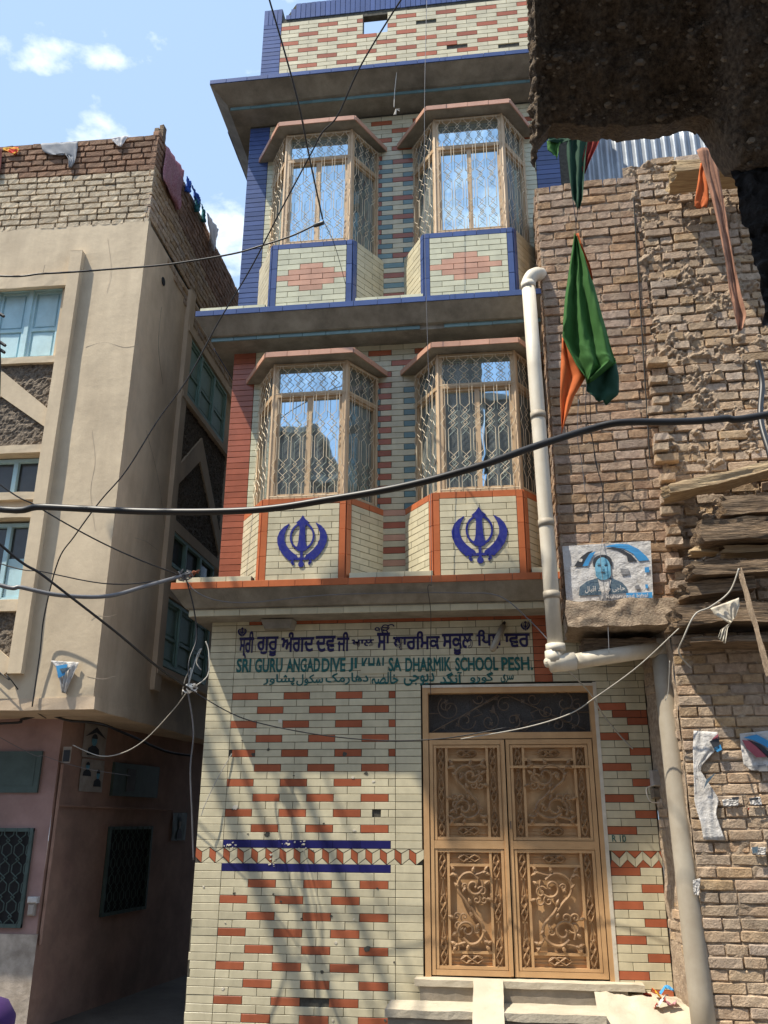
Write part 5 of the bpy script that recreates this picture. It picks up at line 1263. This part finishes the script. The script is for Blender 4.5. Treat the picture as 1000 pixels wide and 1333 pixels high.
# ================================================================== PIPES
pp = thing('white_drainpipe', 'white plastic drainpipe bending out of the brick wall and down to a horizontal branch', 'pipe', W(722, 860, -.60))
Yp = -.60
def pth(L, Y): return [W(x, y, Y) for x, y in L]
a = W(688, 372, Yp); b = W(724, 852, Yp)
mb = MB(); el = [W(706, 358, -.45), W(699, 357, -.56), W(692, 360, Yp), W(688, 368, Yp), a]
mb.tube(cr_path(el, 4), .0625, 14); mb.build('top_elbow', M['pvc'], pp, smooth=True)
mb = MB(); mb.tube([a+(b-a)*t for t in (0, .25, .5, .75, 1)], .060, 16); mb.build('vertical_pipe', M['pvc'], pp, smooth=True)
for t_ in (.0, .39, .68, .86, .985):
    c = a+(b-a)*t_; mb = MB(); dv = (b-a).normalized(); mb.tube([c-dv*.03, c+dv*.03], .0655 if t_ not in (.985,) else .075, 16); mb.build('collar' if t_ in (.0, .39, .985) else 'clamp', M['pvc'] if t_ in (0, .985) else M['pvc_old'], pp, smooth=True)
c0 = W(722, 863, Yp); c1_ = W(748, 861, -.57); c2_ = W(868, 843, -.44)
mb = MB(); mb.tube([W(714, 866, Yp), c0, c1_], [.062, .070, .070], 14); mb.tube([c0+Vector((0, 0, .09)), c0], .07, 14); mb.tube([W(711, 863, Yp-.02), W(718, 862, Yp)], [.035, .045], 10); mb.build('tee', M['pvc'], pp, smooth=True)
mb = MB(); mb.tube([c1_, c1_*.5+c2_*.5, c2_], .060, 16); mb.build('branch_pipe', M['pvc'], pp, smooth=True)
gp = thing('grey_drainpipe', 'thick dusty grey pipe running down beside the rough brick corner', 'pipe', W(915, 1333, -.68))
a = W(862, 850, -.42); b = W(921, 1375, -.62)
mb = MB(); mb.tube([a+(b-a)*(i/8) for i in range(9)], .080, 18); mb.build('vertical_pipe', M['pvc_old'], gp, smooth=True)
mb = MB(); mb.tube([a+Vector((0, 0, -.02)), a+Vector((0, 0, .10))], .088, 18); mb.build('collar', M['pvc_old'], gp, smooth=True)

# junction box beside the grey pipe
jb = thing('junction_box', 'small weathered junction box with bare wires beside the grey pipe', 'junction box', W(855, 1025, -.12))
FJ = Frame((0, -.06, 0)); u, z = FJ.uz(855, 1022)
mb = MB(); mb.cbox(FJ, u-.04, u+.05, z-.01, z+.11, -.06, .05, .01); mb.build('box_body', M['paper_dim'], jb)
mb = MB(); mb.cbox(FJ, u-.045, u+.04, z-.10, z-.02, -.06, .03, .012); mb.build('box_lid', M['stone'], jb)
mb = MB(); mb.tube(cr_path([FJ.P(u-.02, z-.0, .05), FJ.P(u-.09, z-.03, .06), FJ.P(u-.07, z-.12, .06), FJ.P(u+.0, z-.13, .05)], 5), .004, 4); mb.build('loose_wire', M['tape'], jb)

# ================================================================== POSTERS ON THE BRICK HOUSE
FPo = Frame(RF.o+RF.n*.045, R(-2.2))
ban = thing('portrait_banner', 'weathered white and blue banner with a bearded man pinned above the lintel', 'banner', FPo.P(*FPo.uz(790, 790), 0))
c00, c10, c11, c01 = FPo.uz(738, 789), FPo.uz(851, 786), FPo.uz(847, 704), FPo.uz(732, 711)
def bil(a, b, d=0.0):
    u = (c00[0]*(1-a)+c10[0]*a)*(1-b)+(c01[0]*(1-a)+c11[0]*a)*b; z = (c00[1]*(1-a)+c10[1]*a)*(1-b)+(c01[1]*(1-a)+c11[1]*a)*b
    return FPo.P(u, z, d*1.6+.004*fbm((a*2.4, b*1.6, 0), 1.0, 3))
def decal(pts, m, name='print', d=.003, n=1):
    mb = MB(); P3 = [bil(a, b, d) for a, b in pts]
    from mathutils.geometry import tessellate_polygon
    tr_ = tessellate_polygon([[Vector((a, b, 0)) for a, b in pts]])
    for t in tr_: mb.add([P3[i] for i in t], [(0, 1, 2)])
    o = mb.build(name, M[m], ban); return o
mb = MB(); mb.grid(24, 18, lambda a, b: bil(a, b)); sh = mb.build('sheet', M['paper'], ban, smooth=True)
def sub(pts, k=3):
    out = []
    for i in range(len(pts)):
        a, b = pts[i], pts[(i+1) % len(pts)]
        for j in range(k): out.append((a[0]+(b[0]-a[0])*j/k, a[1]+(b[1]-a[1])*j/k))
    return out
iv = lambda x, y: ((x-95)/810, 1-(y-130)/560)    # from the enlarged crop to banner coordinates
decal(sub([iv(190, 330), iv(225, 280), iv(270, 235), iv(330, 200), iv(380, 192), iv(330, 235), iv(290, 290), iv(270, 330)]), 'ink')
decal(sub([iv(270, 330), iv(300, 275), iv(345, 215), iv(400, 198), iv(350, 270), iv(320, 330)]), 'inkblue', d=.0034)
decal(arc_pts(.20, .74, .028, .7, 5.2, 10), 'paper', d=.0045)
decal(sub([iv(480, 165), iv(520, 150), iv(600, 140), iv(700, 150), iv(790, 200), iv(860, 270), iv(885, 305), iv(790, 310), iv(740, 240), iv(660, 190), iv(560, 168)], 2), 'inkblue')
decal(sub([iv(490, 172), iv(560, 172), iv(640, 195), iv(720, 245), iv(775, 310), iv(690, 308), iv(680, 250), iv(600, 200)], 2), 'ink', d=.0026)
decal(sub([iv(215, 600), iv(230, 520), iv(300, 470), iv(400, 445), iv(440, 480), iv(480, 480), iv(520, 445), iv(620, 490), iv(665, 540), iv(675, 600)]), 'coat')
decal(sub([iv(400, 450), iv(440, 470), iv(500, 455), iv(525, 470), iv(490, 600), iv(430, 600)]), 'paper', d=.0045)
el = lambda cx, cy, rx, ry, a0=0, a1=2*PI, n=22: [iv(cx+rx*math.cos(a0+(a1-a0)*i/n), cy+ry*math.sin(a0+(a1-a0)*i/n)) for i in range(n)]
decal(el(455, 300, 88, 66, PI, 2*PI, 22)+[iv(543, 340), iv(370, 345)], 'ink', d=.0048)
decal(el(455, 358, 72, 100), 'face', d=.006)
decal(el(455, 410, 72, 58, 0, PI)+[iv(385, 385), iv(420, 392), iv(455, 380), iv(492, 392), iv(525, 385)], 'beard', d=.0074)
for s in (-1, 1): decal([iv(455+s*16, 338), iv(455+s*46, 338), iv(455+s*50, 330), iv(455+s*16, 328)], 'ink', d=.0074); decal([iv(455+s*18, 320), iv(455+s*50, 318), iv(455+s*48, 311), iv(455+s*20, 312)], 'beard', d=.0074)
decal([iv(452, 340), iv(462, 340), iv(468, 372), iv(444, 372)], 'beard', d=.0074); decal(el(455, 398, 22, 6), 'ink', d=.009)
decal(sub([iv(405, 600), iv(655, 594), iv(655, 655), iv(405, 655)]), 'inkgrey', d=.006); decal(sub([iv(655, 592), iv(895, 590), iv(895, 640), iv(655, 646)]), 'inkblue', d=.006)
decal([iv(615, 375), iv(690, 372), iv(700, 425), iv(625, 428)], 'inkgrey', d=.004); decal([iv(838, 368), iv(878, 365), iv(880, 412), iv(840, 415)], 'inkblue', d=.004)
decal([iv(740, 530), iv(780, 520), iv(790, 560), iv(745, 560)], 'inkgrey', d=.004); decal([iv(835, 520), iv(860, 520), iv(860, 555), iv(838, 555)], 'inkblue', d=.004)
for k in range(5): decal([iv(622, 385+k*8), iv(690, 382+k*8), iv(691, 384+k*8), iv(623, 387+k*8)], 'paper', d=.006)
uA, zA = FPo.uz(768.5, 782.0); uB, zB2 = FPo.uz(826, 774)
me = text_mesh('ji Muhammad Iqbal', .01); xs = [v.co.x for v in me.vertices]; ys = [v.co.y for v in me.vertices]
for v in me.vertices:
    a = (v.co.x-min(xs))/(max(xs)-min(xs)) if False else (v.co.x-xs_min)/(xs_max-xs_min) if 'xs_min' in globals() else 0
xs_min, xs_max, ys_min, ys_max = min(xs), max(xs), min(ys), max(ys)
for v in me.vertices:
    a = (v.co.x-xs_min)/(xs_max-xs_min); b = (v.co.y-ys_min)/(ys_max-ys_min); x, y = iv(415+a*440, 648-b*44-a*4); v.co = bil(x, y, .009)
me.materials.clear(); me.materials.append(M['paper']); o = bpy.data.objects.new('print', me); COL.objects.link(o); attach(o, ban)
# urdu line across the chest
me = text_mesh('ﺣﺎﺟﯽ ﻣﺤﻤﺪ ﺍﻗﺒﺎﻝ'[::-1], .01); xs = [v.co.x for v in me.vertices]; ys = [v.co.y for v in me.vertices]; xs_min, xs_max, ys_min, ys_max = min(xs), max(xs), min(ys), max(ys)
for v in me.vertices:
    a = (v.co.x-xs_min)/(xs_max-xs_min); b = (v.co.y-ys_min)/(ys_max-ys_min); x, y = iv(275+a*370, 582-b*62); v.co = bil(x, y, .009)
me.materials.clear(); me.materials.append(M['paper']); o = bpy.data.objects.new('print', me); COL.objects.link(o); attach(o, ban)

# torn posters on the lower wall
def torn(label, outl, outr, bits, d=.03, m='paper'):
    t = thing('torn_poster', label, 'poster', RL.P(*RL.uz(*outl[-1]), d)); cloth('paper', m, RL, outl, outr, d-.006, .003, None, None, parent=t, nf=2, seed=len(outl), nu=16, nv=24, rum=.007)
    for pts, mm in bits:
        mb = MB(); mb.plate(RL, [RL.uz(x, y, d+.02) for x, y in pts], d+.018, d+.020); mb.build('print', M[mm], t)
torn('long torn white poster remnant at the left end of the lower brick wall', [(903, 951), (902, 975), (903, 1000), (904, 1045), (912, 1070), (916, 1093)], [(934, 953), (936, 972), (910, 1000), (936, 1040), (932, 1060), (944, 1094)],
     [([(924, 965), (936, 958), (937, 974), (931, 978)], 'ink'), ([(929, 974), (938, 969), (940, 976), (934, 979)], 'inkblue'), ([(926, 963), (935, 955), (935, 962)], 'inkpink'), ([(916, 1028), (920, 1014), (932, 1006), (921, 1020)], 'coat')])
torn('torn poster with blue and pink curves at the right edge of the brick wall', [(963, 955), (965, 975), (968, 995), (978, 1003)], [(1012, 950), (1014, 975), (1014, 990), (1008, 1004)],
     [([(968, 960), (985, 956), (1004, 966), (1010, 980), (994, 970), (980, 963)], 'inkblue'), ([(966, 963), (980, 965), (1000, 985), (985, 986), (972, 974)], 'inkpink'), ([(972, 962), (990, 969), (1008, 985), (1000, 987), (985, 972)], 'ink'), ([(986, 996), (997, 995), (1000, 1004), (988, 1004)], 'inkgrey')])
torn('scrap of white poster in the middle of the torn posters', [(940, 1041), (942, 1050)], [(962, 1038), (961, 1049)], [([(953, 1038), (962, 1037), (962, 1040), (953, 1041)], 'ink')])
torn('small torn scrap with a red dot near the right edge of the lower wall', [(975, 1039), (977, 1048)], [(990, 1037), (992, 1048)], [([(975, 1039), (987, 1038), (987, 1041), (976, 1042)], 'ink'), ([(973, 1052), (976, 1051), (975, 1055)], 'fred')])
torn('small blue and white scrap below the torn posters', [(978, 1103), (980, 1112)], [(998, 1103), (996, 1113)], [([(979, 1103), (987, 1102), (986, 1110), (980, 1111)], 'coat')])
torn('white crumpled paper stuck behind the grey pipe', [(902, 1146), (903, 1164)], [(912, 1143), (910, 1166)], [])

# ================================================================== WIRES
def wire(pts, r, label, m='cable', n=6, seg=8, cat='cable', sag=0, name='cable', group=None):
    P = [W(x, y, Y) for x, y, Y in pts]
    if pts[0][0] <= 0: P.insert(0, P[0]+(P[0]-P[1]).normalized()*3.0+Vector((0, 0, .35)))
    if pts[-1][0] >= 1050: P.append(P[-1]+(P[-1]-P[-2]).normalized()*3.0+Vector((0, 0, .2)))
    mb = MB(); mb.tube(cr_path(P, seg), r, n); return mb.build(name, M[m], None, smooth=True, label=label, cat=cat, group=group)
wire([(-60, 655, -3.3), (60, 660, -3.35), (200, 666, -3.4), (330, 664, -3.45), (430, 650, -3.5), (530, 632, -3.55), (620, 608, -3.55), (700, 580, -3.5), (770, 558, -3.45), (810, 550, -3.45), (880, 549, -3.4), (940, 545, -3.35), (1060, 528, -3.3)], .0172, 'thickest black cable sagging right across the whole picture', n=12)
wire([(-40, 672, -2.4), (60, 752, -2.0), (150, 822, -1.5), (205, 868, -1.1), (247, 897, -.62)], .0095, 'black cable running diagonally from the left edge down to the tied wire knot', n=8)
wire([(247, 897, -.62), (300, 928, -.55), (345, 943, -.5), (420, 957, -.45), (500, 964, -.4), (580, 961, -.4), (660, 947, -.4)], .005, 'thin black wire sagging across the tiles from the knot to the gate')
wire([(600, 962, -.38), (680, 948, -.42), (740, 930, -.5), (775, 908, -.6), (830, 868, -.8), (884, 818, -.95)], .0048, 'pale wire curving in front of the gate up to the brick house', 'cablelight')
wire([(-40, 600, -1.6), (50, 660, -1.4), (120, 700, -1.1), (180, 728, -.9), (238, 750, -.55)], .006, 'thin black wire descending from the left edge to the cornice end')
wire([(-40, 720, -1.2), (60, 745, -1.1), (140, 760, -.9), (200, 757, -.7), (238, 750, -.55)], .005, 'thin wire sagging just above the grey cable')
wire([(-50, 745, -1.4), (30, 765, -1.3), (80, 775, -1.2), (140, 776, -1.0), (190, 763, -.8), (236, 750, -.56)], .0165, 'thick grey cable sagging to the left end of the orange cornice', 'cablegrey', n=10)
wire([(-40, 357, -1.2), (60, 356, -1.1), (150, 350, -.9), (220, 344, -.8), (300, 331, -.75), (340, 320, -.75), (380, 307, -.8), (410, 293, -.85)], .0085, 'black wire crossing the upper plaster wall to a taped joint by the top bay')
wire([(345, -20, -2.6), (385, 120, -2.0), (405, 215, -1.4), (420, 285, -.9)], .0075, 'black wire dropping steeply from the top to the taped joint')
wire([(420, 285, -.9), (436, 320, -.7), (450, 370, -.55)], .003, 'very thin tail of wire below the taped joint')
wire([(545, -30, -3.2), (522, 0, -3.0), (470, 85, -2.6), (440, 150, -2.3), (420, 172, -2.2), (405, 200, -2.1), (365, 275, -1.8), (325, 352, -1.5), (284, 420, -1.3), (245, 492, -1.2), (205, 548, -1.1), (165, 612, -1.0), (130, 653, -.9), (97, 698, -.7), (76, 730, -.5), (58, 800, -.32), (52, 850, -.28), (42, 920, -.26)], .0062, 'long black wire falling from the top of the picture down to the lower left wall', seg=6)
wire([(556, -10, -.62), (553, 120, -.62), (553, 300, -.60), (556, 420, -.58), (560, 560, -.52), (561, 680, -.50), (562, 762, -.47)], .0028, 'thin string hanging straight down between the bay windows', 'cablegrey', 4)
wire([(562, 762, -.45), (557, 765, -.47), (561, 800, -.3), (560, 870, -.05), (561, 905, -.03)], .0032, 'thin black wire hanging from the cornice to the gate head', 'cable', 4)
wire([(517, 90, -.45), (514, 118, -.42), (513, 140, -.4)], .004, 'short frayed white cord under the roof cornice', 'tape', 4, cat='cord', name='cord')
wire([(240, 752, -.50), (255, 770, -.46), (285, 782, -.40), (330, 784, -.38), (420, 775, -.40), (520, 772, -.38), (600, 772, -.40), (650, 776, -.42), (690, 808, -.45), (718, 838, -.5)], .0045, 'thin grey wire running along under the orange cornice to the white pipe', 'cablegrey')
wire([(735, 868, -.6), (752, 885, -.5), (770, 905, -.3), (785, 930, -.15), (805, 955, -.06), (824, 975, -.05)], .006, 'pale wire hanging from the pipe beside the gate', 'cablelight')
for i, (pts, m_, r_, lb) in enumerate((
    ([(242, 752, -.5), (252, 790, -.45), (256, 830, -.4), (246, 862, -.5), (247, 897, -.6)], 'cable', .006, 'black wire looping from the cornice end to the tied knot'),
    ([(244, 897, -.6), (252, 950, -.5), (248, 1000, -.45), (250, 1060, -.4), (252, 1120, -.35)], 'cablegrey', .006, 'grey wire hanging down the alley below the tied knot'),
    ([(247, 897, -.6), (270, 880, -.55), (272, 850, -.5), (268, 835, -.48)], 'cablelight', .005, 'pale wire curling up to the right of the tied knot'),
    ([(246, 890, -.6), (252, 868, -.55), (258, 850, -.5), (262, 845, -.5), (256, 862, -.5), (262, 872, -.5)], 'cablelight', .0045, 'pale curled wire end just above the tied knot'),
    ([(244, 900, -.6), (225, 925, -.4), (190, 962, -.2), (160, 980, -.1), (130, 984, -.05), (95, 970, .0)], 'cablelight', .0045, 'pale wire sagging from the knot across the pink wall'),
    ([(244, 897, -.6), (249, 870, -.55), (241, 885, -.5), (237, 905, -.45)], 'cablelight', .004, 'pale wire end falling to the left of the knot'),
    ([(-20, 942, .25), (30, 936, .25), (60, 930, .28), (90, 938, .25), (130, 942, .3), (170, 958, .6), (215, 978, 1.0), (250, 984, 1.4)], 'cable', .012, 'thick dark cable looping along the pink ground floor wall'),
    ([(-20, 858, -.3), (10, 880, -.3), (40, 920, -.1), (60, 935, .2)], 'cable', .005, 'thin black wire slanting over the lower left plaster'),
    ([(0, 960, .2), (60, 985, .2), (110, 1000, .3), (170, 1010, .6)], 'cablegrey', .003, 'very thin wire crossing the pink wall below the posters'),
    ([(302, 981, -.02), (285, 1010, -.05), (268, 1045, -.08), (262, 1062, -.08)], 'cablelight', .004, 'pair of pale wires coming out of a hole in the tiles'),
    ([(735, 400, -.0), (735, 401, .0)], 'cable', .001, None),
    ([(986, 470, -1.6), (992, 500, -1.6), (990, 545, -1.7), (1002, 590, -1.8), (1010, 620, -1.8)], 'cable', .02, 'thick black cable end at the right edge above the joists'),
    ([(764, 495, -.8), (763, 540, -.8), (772, 575, -.7), (775, 600, -.65), (785, 640, -.6), (786, 700, -.58)], 'cable', .0035, 'dark wire hanging below the flag down the brick wall'),
    ([(753, 520, -.75), (752, 570, -.7), (757, 600, -.62), (762, 640, -.58)], 'cablegrey', .003, 'second fainter wire hanging below the flag'),
    ([(768, 500, -.9), (770, 560, -.7), (780, 620, -.6)], 'cable', .003, 'third thin wire hanging below the flag'),
    ([(785, 700, -.58), (782, 730, -.62), (790, 790, -.62), (793, 850, -.7)], 'cablegrey', .0025, 'faint wire passing over the portrait banner'),
    ([(962, 740, -1.15), (950, 770, -1.13), (925, 790, -1.13), (905, 800, -1.13), (890, 830, -1.1), (884, 850, -1.0), (900, 870, -.9)], 'cablelight', .006, 'pale blue grey wire draped over the lowest joist'),
    ([(872, 860, -.8), (870, 900, -.75), (866, 912, -.75)], 'cablelight', .003, 'thin thread hanging on the grey pipe'))):
    if lb: wire(pts, r_, lb, m_)
kn = thing('wire_knot', 'knot of pale tape where several wires meet beside the tiled corner', 'wire joint', W(247, 896, -.6))
mb = MB(); c = W(247, 896, -.6); rr = random.Random(2)
for k in range(7): mb.tube(cr_path([c+Vector((rr.uniform(-.06, .06), rr.uniform(-.02, .02), rr.uniform(-.04, .04))) for q in range(4)], 3), .006, 5)
mb.build('tape_wrap', M['tape'], kn)
kn = thing('wire_anchor', 'bundle of stripped and rusty wire ends tied at the left end of the orange cornice', 'wire joint', W(238, 750, -.5))
mb = MB(); c = W(238, 749, -.52)
for k in range(9): mb.tube(cr_path([c+Vector((rr.uniform(-.04, .09), rr.uniform(-.03, .03), rr.uniform(-.05, .05))) for q in range(4)], 3), .0045, 5)
mb.build('wire_ends', M['cablegrey'], kn)
mb = MB(); c = W(254, 746, -.5)
for k in range(6): mb.tube(cr_path([c+Vector((rr.uniform(-.05, .05), rr.uniform(-.02, .02), rr.uniform(-.03, .03))) for q in range(3)], 3), .006, 4)
mb.build('rusty_ends', M['rust'], kn)
kn = thing('wire_joint', 'black taped wire joint hanging in front of the left top bay window', 'wire joint', W(415, 292, -.88))
mb = MB(); a, b = W(409, 294, -.86), W(421, 290, -.9); mb.tube([a, a*.5+b*.5, b], [.016, .02, .018], 8); mb.build('tape_wrap', M['cable'], kn)
kn2 = thing('frayed_cord', 'frayed white cord end hanging under the roof cornice', 'cord', W(516, 145, -.4))
mb = MB(); c = W(516, 142, -.4)
for k in range(6): mb.tube([c, c+Vector((rr.uniform(-.05, .04), 0, rr.uniform(-.10, .02)))], .005, 4)
mb.build('fibres', M['tape'], kn2)
# dark bent bracket at the left edge
bk_ = thing('iron_bracket', 'dark iron bracket with two lugs cut off by the left edge of the picture', 'bracket', W(0, 500, -2.4))
mb = MB(); mb.tube([W(-12, 380, -2.4), W(-4, 420, -2.4), W(-2, 470, -2.4), W(-4, 545, -2.4)], .018, 6); mb.build('shank', M['cable'], bk_)
for x, y in ((5, 412), (7, 450), (6, 459)): 
    mb = MB(); mb.tube([W(x-9, y-6, -2.4), W(x, y, -2.4)], .012, 5); mb.build('lug', M['cable'], bk_)
# cables strung above the frame, their shadows fall across the tiles
for i, (x, z, r_) in enumerate(((-3.5, 7.9, .07), (-3.2, 7.8, .03), (-2.98, 7.9, .02), (-2.75, 7.8, .045), (-2.62, 8.0, .018))):
    mb = MB(); mb.tube([(x, -1.65, z), (x+.02, -3.4, z+.05), (x+.25, -8.0, z+1.1)], r_, 6); mb.build('cable', M['cable'], None, smooth=True, label=('thick', 'thickest', 'thin', 'second thin', 'heavy', 'thinnest')[i]+' service cable strung over the lane above the plaster house', cat='cable', group='service cables overhead')
mb = MB(); mb.grid(10, 3, lambda a, b: (-2.1+1.9*a, -2.15-.26*b+.05*math.sin(a*9), 8.45+.05*math.sin(a*5+b))); aw = mb.build('shade_strip', M['grey_cloth'], None, label='unseen grey strip added high over the lane to shade the gate', cat='shade_caster')  # unseen strip above the frame, added to throw soft shade on the gate

# ================================================================== PASSER-BY (purple scarf at the lower left edge)
per = thing('person', 'small passer-by in a purple headscarf cut off by the lower left corner', 'person', (0, 0, ST))
hc = W(-26, 1345, -4.3)
def loft(rings, n=16):
    mb = MB(); vs = []; fs = []
    for (cx, cy, cz, rx, ry) in rings:
        vs += [(cx+rx*math.cos(2*PI*k/n), cy+ry*math.sin(2*PI*k/n), cz) for k in range(n)]
    for i in range(len(rings)-1):
        for k in range(n): k2 = (k+1) % n; fs.append((i*n+k, i*n+k2, (i+1)*n+k2, (i+1)*n+k))
    fs.append(tuple(range(n-1, -1, -1))); fs.append(tuple((len(rings)-1)*n+k for k in range(n))); return mb.add(vs, fs)
per.location = (hc.x, hc.y, ST); X, Y_, Z = hc.x, hc.y, hc.z
loft([(X, Y_, ST, .10, .07), (X, Y_, ST+.25, .13, .09), (X, Y_, Z-.52, .14, .10), (X, Y_, Z-.30, .13, .09), (X, Y_, Z-.16, .15, .08), (X, Y_, Z-.12, .06, .05), (X, Y_, Z-.07, .05, .05), (X, Y_, Z-.04, .07, .085), (X, Y_, Z+.03, .075, .09), (X, Y_, Z+.08, .05, .06)]).build('body', M['skin'], per, smooth=True)
loft([(X, Y_, ST+.05, .17, .13), (X, Y_, Z-.45, .155, .12), (X, Y_, Z-.25, .15, .11), (X, Y_, Z-.13, .13, .10)]).build('dress', M['maroon_cloth'], per, smooth=True)
mb = MB(); 
for zz_, rr_ in (): pass
loft([(X, Y_+.02, Z-.22, .16, .12), (X, Y_+.02, Z-.12, .12, .11), (X, Y_+.02, Z-.04, .088, .10), (X, Y_+.02, Z+.04, .09, .105), (X, Y_+.02, Z+.085, .06, .075), (X, Y_+.02, Z+.10, .02, .03)]).build('headscarf', M['purple_cloth'], per, smooth=True)

# ================================================================== HOUSES ACROSS THE LANE (seen in the window glass)
for i, (x0_, x1_, y1_, h, lb) in enumerate(((-6, -1.3, -9.6, 8.2, 'brown brick house across the lane, leftmost of the four'), (-1.2, 1.1, -9.2, 6.9, 'lowest brick house across the lane'), (1.2, 2.15, -9.3, 10.4, 'narrow tall brick house across the lane, mirrored in the right windows'), (2.3, 7.5, -9.4, 8.6, 'wide brick house across the lane, rightmost of the four'))):
    hs = thing('brick_house', lb, 'building', ((x0_+x1_)/2, y1_-2, ST)); mb = MB(); mb.box(x0_, y1_-4, ST, x1_, y1_, h); mb.build('wall', M['far_brick'], hs)
    for a in range(3):
        for z in (1.2, 3.9):
            u = x0_+.4+a*(x1_-x0_)/3.0; w_ = MB(); w_.box(u, y1_-.02, z, u+.8, y1_+.03, z+1.3); w_.build('window', M['pane_dark'], hs)
    mb = MB(); mb.box(x0_-.1, y1_-4.1, h, x1_+.1, y1_+.12, h+.12); mb.build('roof', M['concrete'], hs)

emit_bricks()
